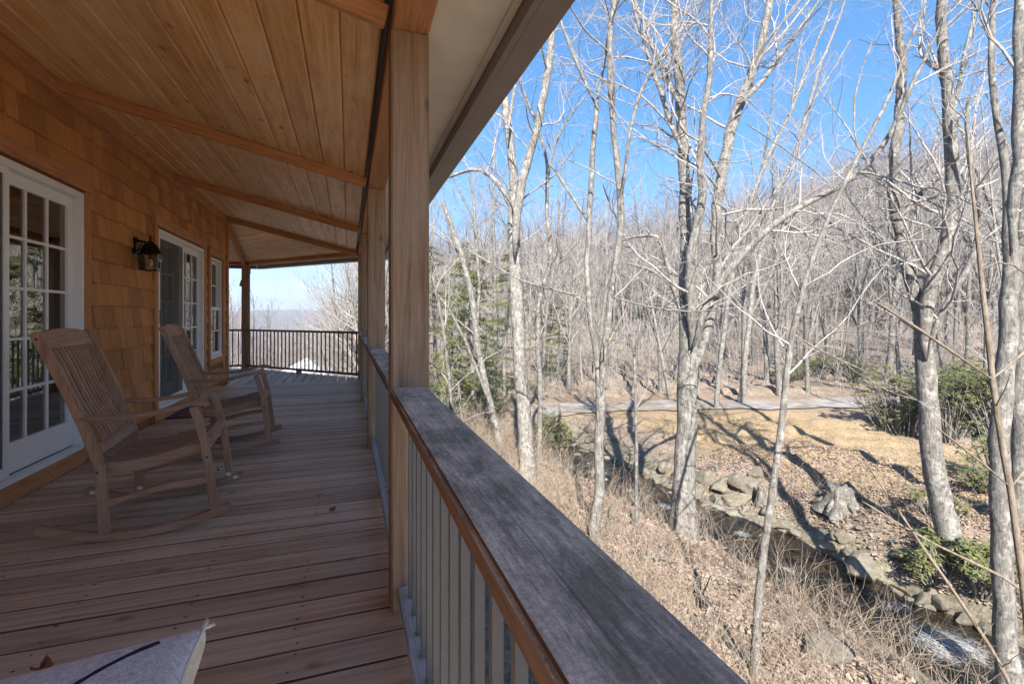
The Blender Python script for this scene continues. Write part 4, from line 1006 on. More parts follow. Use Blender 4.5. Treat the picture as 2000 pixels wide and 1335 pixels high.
hero('crooked_tree', 'sinuous thin pale trunk leaning away behind the porch post', [
    (0, 0, [(985,885,20),(971,838,17),(950,760,16),(940,710,15),(934,686,15),(928,619,15),(914,535,14),(897,484,13),(875,425,12),(866,395,10)]),
    (0, .5, [(930,650,8),(938,560,8),(930,480,7),(925,380,6),(915,330,5)]),
    (0, -.6, [(975,840,9),(940,740,8),(905,660,8),(885,610,7),(850,570,6)]),
    (0, .8, [(905,505,7),(880,470,6),(850,455,5)]),
    ], 14, LIGHT, tmin=.3)
hero('young_maple', 'bending grey young tree with dark angular upper branches beside the broad pale trunk', [
    (0, 0, [(1054,900,13),(1054,848,12),(1056,754,12),(1049,653,12),(1051,585,12),(1066,545,12),(1081,501,12),(1069,451,10),(1067,400,9),(1070,340,8),(1072,320,8)]),
    (0, -.5, [(1072,325,8),(1056,263,7),(1032,206,7),(1005,131,6),(990,95,5)]),
    (0, .3, [(1072,325,6),(1086,270,5),(1110,229,5),(1140,192,4)]),
    (0, -.8, [(1068,300,7),(1090,345,7),(1120,385,7),(1150,435,7)]),
    ], 15, LIGHT, mats=('barkd', 'twig'), tmin=.3)
hero('thin_sapling', 'thin straight sapling between the forked birch and the thick trunk', [
    (0, 0, [(1244,1037,10),(1243,969,9),(1243,851,8),(1241,750,7),(1240,690,6),(1236,640,5)]),
    (0, .3, [(1240,700,5),(1228,660,5),(1222,630,4)]),
    ], 16, LIGHT, tmin=.4)
hero('leaning_sapling', 'grey lichened sapling curving upward from the brushy near bank', [
    (0, 0, [(1470,1322,20),(1483,1166,19),(1498,1035,18),(1510,947,17),(1527,838,16),(1538,703,14),(1545,653,13),(1558,595,12),(1579,535,11),(1589,478,11),(1616,434,10),(1649,354,9),(1676,297,9),(1690,274,9),(1727,229,8),(1750,162,8),(1764,101,7),(1804,17,6)]),
    (0, .4, [(1676,300,6),(1655,275,5),(1650,220,5),(1680,130,4),(1700,90,3)]),
    (0, -.4, [(1545,650,6),(1600,690,4),(1680,720,3)]),
    (0, .3, [(1640,375,5),(1600,330,4),(1520,280,3),(1470,250,3)]),
    ], 17, LIGHT, mats=('barkd', 'twig'), tmin=.35)
hero('creekside_tree', 'stout grey mottled tree forking widely above the far creek bank', [
    (0, 0, [(1866,1085,60),(1852,1040,50),(1838,990,46),(1823,903,44),(1812,810,42),(1808,703,40),(1803,645,38)]),
    (0, .4, [(1803,655,30),(1795,600,28),(1777,535,26),(1757,467,25),(1746,410,24),(1741,370,23),(1747,320,22),(1757,262,22),(1754,215,22),(1764,152,20),(1757,90,17),(1754,0,15)]),
    (0, -.3, [(1806,655,32),(1806,600,32),(1825,541,32),(1851,484,32),(1864,417,32),(1858,337,29),(1855,253,26),(1848,168,23),(1841,84,21),(1835,0,20)]),
    (0, -.6, [(1812,665,14),(1830,620,14),(1872,552,13),(1916,484,13),(1922,434,12),(1900,350,10),(1885,290,9),(1890,200,7)]),
    (.2, .9, [(1752,430,13),(1790,390,13),(1820,355,12),(1850,325,11)]),
    (.1, .5, [(1856,260,10),(1875,150,9),(1895,60,8),(1910,0,7)]),
    ], 18, HERO, mats=('barkd', 'twig'), sides=14, tmin=.8)
hero('furrowed_tree', 'furrowed grey trunk rising straight out of the near bank past the creek rapids', [
    (0, 0, [(1972,1340,52),(1968,1319,48),(1960,1144,42),(1953,969,40),(1952,880,39),(1957,794,38),(1966,703,37),(1973,602,36),(1975,500,34),(1973,434,33)]),
    (0, .3, [(1973,445,22),(1971,371,18),(1956,270,15),(1939,202,14),(1932,152,14),(1939,67,12),(1936,0,11)]),
    (0, -.2, [(1974,450,26),(1982,380,26),(1990,300,25),(1988,200,24),(1992,100,22),(1990,0,20)]),
    ], 19, HERO, mats=('barkd', 'twig'), d0=5.9, sides=14, tmin=.7)
hero('dark_tree', 'darker trunk standing directly behind the furrowed trunk', [
    (0, 0, [(1990,1010,40),(1992,900,36),(1990,780,34),(1993,650,32),(1996,500,30),(2003,350,28),(2010,150,24),(2012,0,20)]),
    ], 20, LIGHT, mats=('barkd', 'twig'), d0=8.6, sides=12, tmin=.4)
hero('bud_sapling', 'smooth tan sapling with paired side shoots reaching toward the railing', [
    (0, 0, [(2030,1420,17),(1998,1122,15),(1974,951,14),(1953,850,13),(1936,737,13),(1929,636,11),(1916,518,10),(1902,417,8),(1893,340,6),(1890,260,3)]),
    (0, -.25, [(1937,740,9),(1890,705,8),(1820,655,7),(1760,618,6),(1723,597,6)]),
    (0, .2, [(1937,740,9),(1965,712,8),(2000,686,8),(2060,640,6)]),
    (0, -.2, [(1974,951,7),(1935,915,6),(1880,870,5),(1834,838,4)]),
    (0, .2, [(1974,951,8),(2000,915,7),(2040,880,6)]),
    (0, .3, [(1918,525,5),(1940,480,4),(1980,500,4),(2010,540,3)]),
    ], 21, [(.35, .2, (.15, .5), .4, 5, 5, .08, .04, (30, 55))], mats=('sapling', 'sapling'), d0=3.6, sides=10, cat='sapling')
hero('arching_cane', 'long bare cane arching diagonally over the creek pool', [
    (0, .6, [(1995,1340,9),(1987,1328,9),(1882,1188,8),(1790,1048,6),(1720,945,5),(1685,894,4)]),
    ], 22, [(1.2, .2, (.1, .5), .5, 4, 5, .1, .05, (30, 60))], mats=('sapling', 'sapling'), d0=4.2, sides=8, cat='sapling')
hero('bowed_cane', 'thin bowed cane bending low across the creekside tree foot', [
    (0, .5, [(2080,1180,8),(2000,1140,8),(1900,1095,7),(1794,1057,5),(1740,1015,4),(1702,989,4)]),
    ], 23, [(1.2, .2, (.1, .5), .5, 4, 5, .1, .05, (30, 60))], mats=('sapling', 'sapling'), d0=4.6, sides=8, cat='sapling')
hero('white_sapling', 'straight white sapling leaning right behind the arching branch', [
    (0, .5, [(1400,770,11),(1420,600,10),(1444,450,9),(1501,303,9),(1545,219,8),(1568,152,7),(1616,34,5),(1625,0,4)]),
    (0, .3, [(1545,219,5),(1560,100,4),(1580,20,3)]),
    ], 24, LIGHT, d0=19, tmin=.3)
hero('pale_sapling', 'second straight white sapling leaning parallel behind the arching branch', [
    (0, .5, [(1448,775,12),(1470,560,11),(1504,414,10),(1558,286,9),(1579,209,8),(1599,135,7),(1632,57,5),(1650,0,4)]),
    (0, .3, [(1580,209,5),(1625,140,4),(1660,80,3)]),
    ], 25, LIGHT, d0=20, tmin=.3)
hero('dead_sapling', 'short leaning grey snag stem in front of the hemlocks', [
    (0, 0, [(884,830,11),(882,788,10),(876,730,9),(872,686,9),(862,610,8),(845,540,6)]),
    (0, .2, [(868,650,5),(880,590,4),(878,520,3)]),
    ], 26, LIGHT, d0=10, tmin=.3)

# background trees, each its own thing
MID = [(1.8, .2, (1.4, 4.4), .4, 5, 8, .15, .06, (30, 65)), (1.9, .12, (.8, 2.0), .6, 3, 6, .18, .04, (25, 60)), (2.5, .15, (.35, 1.1), .9, 3, 3, .2, .02, (25, 55))]
def mid_variant(seed, H, r0, lean, forks, dens=1.):
    MIDv = [(c[0] * dens, *c[1:]) for c in MID]
    rng = np.random.RandomState(seed); T = Tubes(); C = Tubes()
    P = wander(rng, np.array([0, 0, -.5]), np.array([rng.normal(0, lean), rng.normal(0, lean), 1.]), H, 16, .05, .03); r = np.linspace(r0 * 1.15, r0 * .25, 17); r[0] *= 1.3
    Q, rq = resample(P, r, .6); T.add(Q, rq, 8); sprout(C, rng, Q, rq, 0, MIDv, 1.)
    for k in range(forks):
        i = rng.randint(len(Q) // 5, len(Q) // 2); d = Q[i + 1] - Q[i]; d /= np.linalg.norm(d); d = d + rng.normal(0, .28, 3); d[2] = abs(d[2])
        Fk = wander(rng, Q[i], d, H * rng.uniform(.45, .65), 12, .06, .05); rf_ = np.linspace(rq[i] * .75, rq[i] * .15, 13); T.add(Fk, rf_, 7); sprout(C, rng, Fk, rf_, 0, MIDv, 1.)
    return T.mesh('trunk'), C.mesh('crown')
variants = [mid_variant(100 + k, H, r0, ln, fk) for k, (H, r0, ln, fk) in enumerate([(15, .12, .03, 2), (16, .15, .04, 1), (13, .085, .08, 1), (15, .13, .05, 3), (12, .06, .12, 0), (16, .16, .03, 2), (10, .07, .05, 2)])] + [mid_variant(140, 9, .12, .06, 5, 1.7)]
mtb = [M['barkd'], M['barkd'], M['bark'], M['barkd'], M['bark'], M['barkd'], M['barkd'], M['barkd']]
for (tm, cm), bmt in zip(variants, mtb): tm.materials.append(bmt); cm.materials.append(M['twig'])
KINDS = ['']*0 + ['medium pale twin forked', 'tall straight pale', 'slim leaning pale', 'broad grey three stemmed', 'thin leaning white', 'thick tall pale', 'short forked grey', 'spreading fine twigged']
def bgtree(x, y, k, sc, rz, label, group, name='bare_tree'):
    label = KINDS[k] + ' ' + label
    root = tag(empty(name, (x, y, ground(x, y)), rz), label, 'tree', group); root.scale = (sc, sc, sc)
    obj('trunk', variants[k][0], None, root); obj('crown', variants[k][1], None, root)
    return root
rng = np.random.RandomState(77)
placed = []
GRP = 'bare trees beyond the gravel road'; LBL = 'bare tree in the wood beyond the gravel road'
for u, v, k, sc in [(1452,775,0,1.),(1500,745,1,.9),(1524,772,5,1.),(1578,765,3,.9),(1620,720,2,1.),(1730,745,1,1.1),(1755,742,2,1),(1290,765,0,.9),(1310,772,2,.95),(1236,765,1,.8),(1110,760,3,.9),(1140,755,2,.9),(1365,770,4,1.),(1640,735,4,1.1),(1680,730,0,.9),(1850,760,6,1.),(1880,745,1,1.),(1925,740,3,1.),(1400,760,6,.9),(1190,762,6,1.),(1060,765,0,1.),(960,775,5,.9),(900,770,1,.9),(1560,715,0,1.),(1800,715,5,.9),(1470,700,2,1.1)]:
    d = hit(u, v, 120); d = min(d, 60); p = W(u, v, d); placed.append((p.x, p.y)); bgtree(p.x, p.y, k, sc * rng.uniform(.75, .95), rng.uniform(0, 6.28), LBL, GRP)
tries = 0
while len(placed) < 165 and tries < 9000:
    tries += 1
    az = math.radians(rng.uniform(3, 69)); r_ = math.sqrt(rng.uniform(21 ** 2, 62 ** 2)); x, y = r_ * math.sin(az), r_ * math.cos(az)
    dr, _ = polydist(np.array([[x, y]]), ROAD); dc, _ = polydist(np.array([[x, y]]), CREEK)
    if dr[0] < 2.5 or dc[0] < 2 or math.hypot(x - 12.6, y - 10.2) < 8: continue
    if _ is not None and y < np.interp(x, ROAD[:, 0], ROAD[:, 1]) + 2: continue
    if any((x - a) ** 2 + (y - b) ** 2 < 2.6 for a, b in placed): continue
    placed.append((x, y)); bgtree(x, y, rng.choice([0, 1, 2, 2, 3, 4, 4, 5, 6, 6]), rng.uniform(.55, .95), rng.uniform(0, 6.28), LBL, GRP)
GRPR = 'bare trees by the rhododendrons'; 
for x, y, k, sc in [(21,9,1,.9),(23,7,3,1),(20,6,2,1),(25,10,0,1),(22,4,5,.9),(18.5,3.2,2,.9),(27,7,4,1),(17.5,7.6,4,.9)]:
    bgtree(x, y, k, sc, rng.uniform(0, 6), 'bare tree beside the rhododendrons at the lawn edge', GRPR)
GRPF = 'bare trees below the angled porch end'
for u, d, k, sc in [(690,24,7,1.15),(725,19,7,1.1),(650,32,7,1.0),(705,28,7,1.2),(640,36,6,1.),(700,21,2,.8),(610,48,6,.7),(455,40,4,.45),(575,60,6,.6),(740,20,1,.8),(530,70,6,.6),(770,23,5,.8),(800,18,2,.9)]:
    p = W(u, 700, d); bgtree(p.x, p.y, k, sc, rng.uniform(0, 6), 'bare tree growing below the angled porch end', GRPF)

# hillside forest: one mass
FARC = [(.8, .25, (1.5, 4.0), .5, 3, 5, .12, .07, (25, 55)), (1.1, .15, (.8, 1.8), .7, 3, 3, .15, .04, (25, 55))]
fcol = bpy.data.collections.new('far_tree_shapes')
for k in range(5):
    rg = np.random.RandomState(300 + k); T = Tubes(); H = [14, 16, 12, 15, 13][k]
    P = wander(rg, np.array([0, 0, -.5]), np.array([rg.normal(0, .05), rg.normal(0, .05), 1.]), H, 9, .05, .03); r = np.linspace(.17, .05, 10); T.add(P, r, 5); T2 = Tubes()
    sprout(T, rg, P, r, 0, FARC, 1.7)
    me = T.mesh('far_tree'); me.materials.append(M['farbark']); o = bpy.data.objects.new('far_tree', me); fcol.objects.link(o)
pts = []; rs2 = np.random.RandomState(9)
def scatter(n, az0, az1, r0, r1):
    a = np.radians(rs2.uniform(az0, az1, n)); r_ = np.sqrt(rs2.uniform(r0 ** 2, r1 ** 2, n)); return np.column_stack([r_ * np.sin(a), r_ * np.cos(a)])
F2 = np.vstack([scatter(4600, 4, 74, 58, 250), scatter(900, 6, 72, 52, 95), scatter(2600, -17, 8, 62, 420), scatter(1500, -14, 8, 420, 1000)])
fz = terrain(F2[:, 0], F2[:, 1])
fm = bpy.data.meshes.new('hillside_forest'); fm.from_pydata(np.column_stack([F2, fz]).tolist(), [], [])
sa = fm.attributes.new('sc', 'FLOAT', 'POINT'); sa.data.foreach_set('value', rs2.uniform(.65, 1.1, len(F2)).astype(np.float32))
ra = fm.attributes.new('rz', 'FLOAT', 'POINT'); ra.data.foreach_set('value', rs2.uniform(0, 6.28, len(F2)).astype(np.float32))
fobj = tag(obj('hillside_forest', fm), 'grey brown leafless forest covering the hillside', 'forest', kind='stuff')
ng = bpy.data.node_groups.new('scatter_trees', 'GeometryNodeTree')
ng.interface.new_socket('Geometry', in_out='INPUT', socket_type='NodeSocketGeometry'); ng.interface.new_socket('Geometry', in_out='OUTPUT', socket_type='NodeSocketGeometry')
gi = ng.nodes.new('NodeGroupInput'); go = ng.nodes.new('NodeGroupOutput'); ip = ng.nodes.new('GeometryNodeInstanceOnPoints'); m2p = ng.nodes.new('GeometryNodeMeshToPoints')
ci = ng.nodes.new('GeometryNodeCollectionInfo'); ci.inputs[0].default_value = fcol; ci.inputs['Separate Children'].default_value = True; ci.inputs['Reset Children'].default_value = True
ip.inputs['Pick Instance'].default_value = True
def attr(nm):
    n = ng.nodes.new('GeometryNodeInputNamedAttribute'); n.data_type = 'FLOAT'; n.inputs[0].default_value = nm; return n.outputs[0]
cx = ng.nodes.new('ShaderNodeCombineXYZ'); ng.links.new(attr('rz'), cx.inputs[2])
ng.links.new(gi.outputs[0], m2p.inputs[0]); ng.links.new(m2p.outputs[0], ip.inputs['Points']); ng.links.new(ci.outputs[0], ip.inputs['Instance'])
ng.links.new(cx.outputs[0], ip.inputs['Rotation']); ng.links.new(attr('sc'), ip.inputs['Scale']); ng.links.new(ip.outputs[0], go.inputs[0])
md = fobj.modifiers.new('scatter', 'NODES'); md.node_group = ng

# understory: thin whips and fallen brush between the trees, beyond counting
def understory(n, seed, az0, az1, r0, r1, label, name):
    rg = np.random.RandomState(seed); q = scatter(n, az0, az1, r0, r1); dr, _ = polydist(q, ROAD); dc, sc = polydist(q, CREEK)
    ok = (dr > 1.8) & (dc > 1.8) & (np.hypot(q[:, 0] - 12.6, q[:, 1] - 10.2) > 6.5) & (q[:, 1] > np.interp(q[:, 0], ROAD[:, 0], ROAD[:, 1])); q = q[ok]
    z = terrain(q[:, 0], q[:, 1]); T = Tubes()
    for (x, y), zz in zip(q, z):
        h = rg.uniform(1.0, 4.5) * rg.uniform(.4, 1); sc_ = math.hypot(x, y) / 30
        P = wander(rg, np.array([x, y, zz - .1]), np.array([rg.normal(0, .3), rg.normal(0, .3), 1.]), h, 5, .1, 0); r_ = rg.uniform(.008, .018) * sc_; T.add(P, np.linspace(r_, r_ * .3, 6), 3)
        for b_ in range(rg.poisson(4)):
            i = rg.randint(1, 5); d_ = P[i] - P[i-1]; d_ = d_ / np.linalg.norm(d_) + rg.normal(0, .6, 3); T.add(wander(rg, P[i], d_, h * rg.uniform(.2, .5), 4, .15, .02), np.linspace(r_ * .6, r_ * .25, 5), 3)
    tag(obj(name, T.mesh(name), M['twig']), label, 'brush', kind='stuff')
understory(3600, 31, 2, 72, 19, 60, 'leafless undergrowth of thin whips between the far trees', 'undergrowth')
understory(900, 32, -14, 10, 16, 60, 'leafless undergrowth on the slope below the angled porch end', 'slope_undergrowth')

# ------------------------------------------------------------------ evergreens
def quads(C, D, Nn, L, Wd):
    """diamond leaves: centre base C, direction D, side vector from normal Nn"""
    D = D / (np.linalg.norm(D, axis=1)[:, None] + 1e-9); S = np.cross(D, Nn); S /= np.linalg.norm(S, axis=1)[:, None] + 1e-9
    L = L[:, None]; Wd = Wd[:, None]
    V = np.stack([C, C + D * L * .5 + S * Wd, C + D * L, C + D * L * .5 - S * Wd], 1).reshape(-1, 3)
    return V, np.arange(len(V)).reshape(-1, 4)
def rhodo_variant(seed, rx, h, nclump):
    rg = np.random.RandomState(seed); T = Tubes(); Cs = []; Ds = []; Ns = []
    lobes = [np.array([rx * math.cos(q) * rr_, rx * math.sin(q) * rr_, h * zz_]) for q, rr_, zz_ in zip(rg.uniform(0, 6.28, 9), rg.uniform(.1, .85, 9), rg.uniform(.3, .85, 9))]
    for k in range(nclump):
        lb = lobes[rg.randint(9)]; dv_ = rg.normal(0, 1, 3); dv_ /= np.linalg.norm(dv_); tip = lb + dv_ * rx * .34 * rg.uniform(.45, 1.05); tip[2] = max(.08, tip[2])
        if k % 3 == 0:
            b0 = tip * np.array([.25, .25, 0]); mid_ = (b0 + tip) / 2 + rg.normal(0, .1, 3); Qs, rq_ = resample(np.array([b0 - [0, 0, .15], mid_, tip]), np.array([.02, .014, .006]), .2); T.add(Qs, rq_, 5)
        nl = rg.randint(7, 13)
        for j in range(nl):
            an = j * 6.28 / nl + rg.uniform(-.2, .2); dz = rg.uniform(-.75, .2); Cs.append(tip + rg.normal(0, .01, 3)); Ds.append((math.cos(an), math.sin(an), dz)); Ns.append((-math.cos(an) * dz * -.5 + rg.normal(0, .15), -math.sin(an) * dz * -.5 + rg.normal(0, .15), 1))
    Cs, Ds, Ns = map(np.array, (Cs, Ds, Ns)); V, F = quads(Cs, Ds, Ns, rg.uniform(.09, .16, len(Cs)), rg.uniform(.016, .028, len(Cs)))
    return mesh_np('foliage', V, F), T.mesh('stems')
rv = [rhodo_variant(400 + k, rx, h, n) for k, (rx, h, n) in enumerate([(1.5, 2.2, 300), (1.1, 1.7, 180), (.6, .8, 62)])]
for a, b in rv: a.materials.append(M['rhodo']); b.materials.append(M['barkd'])
def rhodo(p, k, sc, label, group, rz):
    root = tag(empty('rhododendron', (p[0], p[1], ground(p[0], p[1]) - .03), rz), label, 'shrub', group); root.scale = (sc,) * 3
    obj('foliage', rv[k][0], None, root); obj('stems', rv[k][1], None, root)
RG = 'rhododendrons at the lawn edge'
for i, (u, v, k, sc) in enumerate([(1770,850,0,1.),(1850,860,0,1.05),(1910,850,0,1.),(1730,835,1,.9),(1880,820,0,1.),(1960,860,0,1.),(1820,815,1,1.),(1950,930,1,.8)]):
    d = hit(u, v); p = W(u, v, d); rhodo(p, k, sc, ('large' if k == 0 else 'smaller') + ' broad leaved rhododendron massed at the edge of the straw lawn', RG, i * 1.3)
for i, (u, v, k, sc) in enumerate([(1830,1140,2,.8),(1875,1120,2,.9),(1910,1150,2,1.),(1920,960,1,.5),(1830,1010,2,.7)]):
    d = hit(u, v); p = W(u, v, d); rhodo(p, k, sc, 'small drooping rhododendron around the foot of the creekside tree', 'small rhododendrons on the creek bank', i * 2.1)
for i, (u, v, k, sc) in enumerate([(1600,735,1,1.),(1640,730,1,1.1),(1670,745,1,.9),(1530,750,2,1.2),(1560,740,1,.8)]):
    d = min(hit(u, v), 40); p = W(u, v, d); rhodo(p, k, sc, 'distant rhododendron under the trees past the gravel road', 'rhododendrons under the far trees', i * 1.7)
for i, (u, v, k, sc) in enumerate([(1070,850,1,.7),(1100,865,2,1.),(930,800,1,1.),(870,790,1,1.),(970,820,1,.8),(1080,880,2,.9)]):
    d = hit(u, v); p = W(u, v, d); rhodo(p, k, sc, 'low evergreen shrub on the creek bank by the broad pale trunk', 'shrubs on the upstream bank', i * 1.7)
def hemlock_variant(seed, H, rx, nb_):
    rg = np.random.RandomState(seed); T = Tubes(); B_ = Tubes(); Cs = []; Ds = []; Ns = []
    P = wander(rg, np.array([0, 0, -.4]), np.array([0, 0, 1.]), H, 12, .02, .03); T.add(P, np.linspace(.12, .015, 13), 8)
    for k in range(nb_):
        f = rg.uniform(.12, .98); z = f * H; i = int(f * 11.9); L = rx * (1.1 - f) * rg.uniform(.6, 1.1) + .15; a = rg.uniform(0, 6.28)
        Bp = wander(rg, P[i] + (P[min(i+1, 12)] - P[i]) * (f * 12 % 1), np.array([math.cos(a), math.sin(a), .15]), L, 7, .08, -.06); B_.add(Bp, np.linspace(.018, .004, 8), 4)
        for j in range(2, 8):
            for s in range(7):
                q = rg.uniform(0, 1); p = Bp[j-1] * (1 - q) + Bp[j] * q; tg = Bp[j] - Bp[j-1]; sd_ = np.cross(tg, [0, 0, 1.]); sd_ /= np.linalg.norm(sd_) + 1e-9
                dv = tg / np.linalg.norm(tg) * .7 + sd_ * rg.choice([-1, 1]) * rg.uniform(.4, 1.2) + np.array([0, 0, rg.uniform(-.45, .1)])
                ll = rg.uniform(.1, .32); dvn = dv / np.linalg.norm(dv)
                for e in range(3):
                    c = p + dvn * ll * e / 3; w2 = dvn + rg.normal(0, .45, 3); Cs.append(c); Ds.append(w2); Ns.append(rg.normal(0, .35, 3) + [0, 0, 1])
    Cs, Ds, Ns = map(np.array, (Cs, Ds, Ns)); V, F = quads(Cs, Ds, Ns, rg.uniform(.07, .15, len(Cs)), rg.uniform(.010, .022, len(Cs)))
    V2, F2_ = np.concatenate(B_.V), np.concatenate(B_.F)
    return T.mesh('trunk'), mesh_np('foliage', V, F), mesh_np('branches', V2, F2_, True)
hv = [hemlock_variant(500, 7.5, 2.1, 62), hemlock_variant(501, 5.5, 1.9, 54)]
for a, b, c in hv: a.materials.append(M['barkd']); b.materials.append(M['needle']); c.materials.append(M['barkd'])
def hemlock(x, y, k, sc, rz, label, group):
    root = tag(empty('hemlock_tree', (x, y, ground(x, y)), rz), label, 'tree', group); root.scale = (sc,) * 3
    for n_, me in zip(('trunk', 'foliage', 'branches'), hv[k]): obj(n_, me, None, root)
for i, (u, d, k, sc) in enumerate([(925,17,0,1.0),(870,19,1,1.1),(985,21,0,.95),(945,24,1,1.3),(850,23,0,1.1),(1090,27,1,.85),(1055,30,1,1.0),(900,29,0,1.2),(1195,34,1,.7),(905,15.5,1,.75),(955,19,1,.8)]):
    p = W(u, 700, d); hemlock(p.x, p.y, k, sc, i * 1.1, ('tall' if k == 0 else 'short bushy') + ' soft green hemlock in the thicket past the near porch post', 'hemlocks past the porch post')
for i, (u, d, k, sc) in enumerate([(1735,46,0,2.0),(1775,52,0,1.7)]):
    p = W(u, 700, d); hemlock(p.x, p.y, k, sc, i * 1.1, 'tall dark hemlock among bare trees on the lower hillside', 'hemlocks on the hillside')
for i, (u, d, k, sc) in enumerate([(528,42,1,.8),(610,55,1,.8)]):
    p = W(u, 740, d); hemlock(p.x, p.y, k, sc, i * 1.1, 'small evergreen near the pale roofed outbuilding', 'evergreens by the outbuilding')

# ------------------------------------------------------------------ rocks, stump, logs
def rockmesh(seed, sub=3):
    bm = bmesh.new(); bmesh.ops.create_icosphere(bm, subdivisions=sub, radius=1); rg = np.random.RandomState(seed)
    pl = rg.normal(0, 1, (16, 3)); pl /= np.linalg.norm(pl, axis=1)[:, None]; of = rg.uniform(.5, .88, 16); wv = [(rg.normal(0, 2.6, 3), rg.uniform(0, 6), rg.uniform(.02, .05)) for _ in range(7)]
    for v in bm.verts:
        p = np.array(v.co)
        for n_, o_ in zip(pl, of):
            e = p @ n_ - o_
            if e > 0: p = p - n_ * e
        p = p * (1 + sum(a * math.sin(p @ k + ph) for k, ph, a in wv)); v.co = p
    for f_ in bm.faces: f_.smooth = True
    me = bpy.data.meshes.new('rock'); bm.to_mesh(me); bm.free(); me.set_sharp_from_angle(angle=R(28)); me.materials.append(M['rock']); return me
rocks = [rockmesh(600 + k) for k in range(7)]
rrg = random.Random(21)
def rock(x, y, s, label, group, dz=0., flat=.6):
    o = obj('rock', rocks[rrg.randrange(7)], None, None, (x, y, max(ground(x, y), WATER - .15) + s * flat * .25 + dz), (rrg.uniform(-.25, .25), rrg.uniform(-.25, .25), rrg.uniform(0, 6.28)))
    o.scale = (s * rrg.uniform(.85, 1.3), s * rrg.uniform(.7, 1.1), s * flat * rrg.uniform(.8, 1.2)); tag(o, label, 'rock', group); return o
LB = 'mossy tan boulder of the stacked bank below the straw lawn'
for u, v, s in [(1270,905,.28),(1300,915,.3),(1330,930,.3),(1380,935,.36),(1410,950,.4),(1435,935,.36),(1460,955,.45),(1290,940,.28),(1255,925,.25),(1400,975,.3),(1365,965,.32),(1440,975,.36),(1250,950,.2),(1320,965,.25),(1480,925,.3),(1500,935,.16),(1215,905,.25),(1190,895,.25),(1235,885,.22),(1345,905,.26),(1395,915,.24),(1425,985,.3),(1350,990,.22),(1280,975,.25)]:
    d = hit(u, v); p = W(u, v, d); rock(p.x, p.y, s * .88, LB, 'boulders of the far bank', -.06, .72)
o = None
d = hit(1685, 1120); p = W(1685, 1120, d); o = rock(p.x, p.y, .40, 'large flat topped grey boulder at the edge of the creek pool', None, .02, .5); o.scale = (.5, .34, .2); o.rotation_euler = (.05, -.1, .5)
d = hit(1770, 1090); p = W(1770, 1090, d); rock(p.x, p.y, .22, 'dark rounded boulder on the leaf covered bank above the flat boulder', None)
d = hit(1650, 1060); p = W(1650, 1060, d); rock(p.x, p.y, .24, 'brown boulder half buried below the tree stump', None)
d = hit(1610, 1270); p = W(1610, 1270, d); rock(p.x, p.y, .3, 'mossy boulder buried in brush on the near bank', None)
LS = 'grey stone lying along the shallow creek'
for u, v, s in [(1480,1075,.2),(1470,1095,.17),(1510,1090,.12),(1555,1110,.13),(1600,1100,.16),(1625,1115,.12),(1640,1140,.10),(1590,1145,.10),(1560,1085,.1),(1750,1165,.17),(1775,1180,.12),(1670,1170,.12),(1630,1230,.15),(1600,1225,.1),(1700,1135,.14),(1795,1190,.14),(1820,1160,.14),(1440,1045,.12),(1420,1060,.1),(1580,1130,.09),(1605,1160,.08),(1540,1065,.09),(1730,1150,.1),(1840,1190,.2),(1890,1225,.2),(1930,1240,.22),(1880,1290,.18),(1810,1300,.17),(1770,1320,.22),(1740,1300,.12),(1910,1320,.2),(1650,1290,.1),(1700,1270,.08),(1540,1180,.08),(1570,1200,.09),(1520,1150,.08),(1500,1120,.09),(1100,895,.3),(1130,905,.32),(1085,920,.34),(1115,930,.3),(1150,925,.24),(1140,890,.3),(1090,870,.3),(1165,880,.25),(1120,870,.28),(1075,900,.25),(1180,960,.22),(1210,985,.22),(1235,1010,.2),(1270,1000,.16),(1200,1010,.25),(1290,1030,.16),(1310,1060,.14),(1175,930,.26),(1060,880,.25),(1150,860,.25),(1195,1035,.2),(1380,1030,.1),(1400,1010,.16),(1450,1010,.14),(1370,1010,.12)]:
    d = hit(u, v); p = W(u, v, d); rock(p.x, p.y, s * .85, LS, 'stones in the creek', .02)
k = 0
while k < 110:
    t_ = rrg.uniform(0, 1); y = -1 + 17 * t_; i = np.interp(y, CREEK[:, 1], CREEK[:, 0]); side = rrg.choice((-1, 1)); x = i + side * rrg.uniform(.75, 1.9)
    rock(x, y, rrg.uniform(.05, .13), LS, 'stones in the creek', .01); k += 1
for k in range(60):
    y = rrg.uniform(2, 13); i = np.interp(y, CREEK[:, 1], CREEK[:, 0]); rock(i + rrg.choice((-1, 1)) * rrg.uniform(.3, 1.35), y, rrg.uniform(.1, .2), LS, 'stones in the creek', .0)
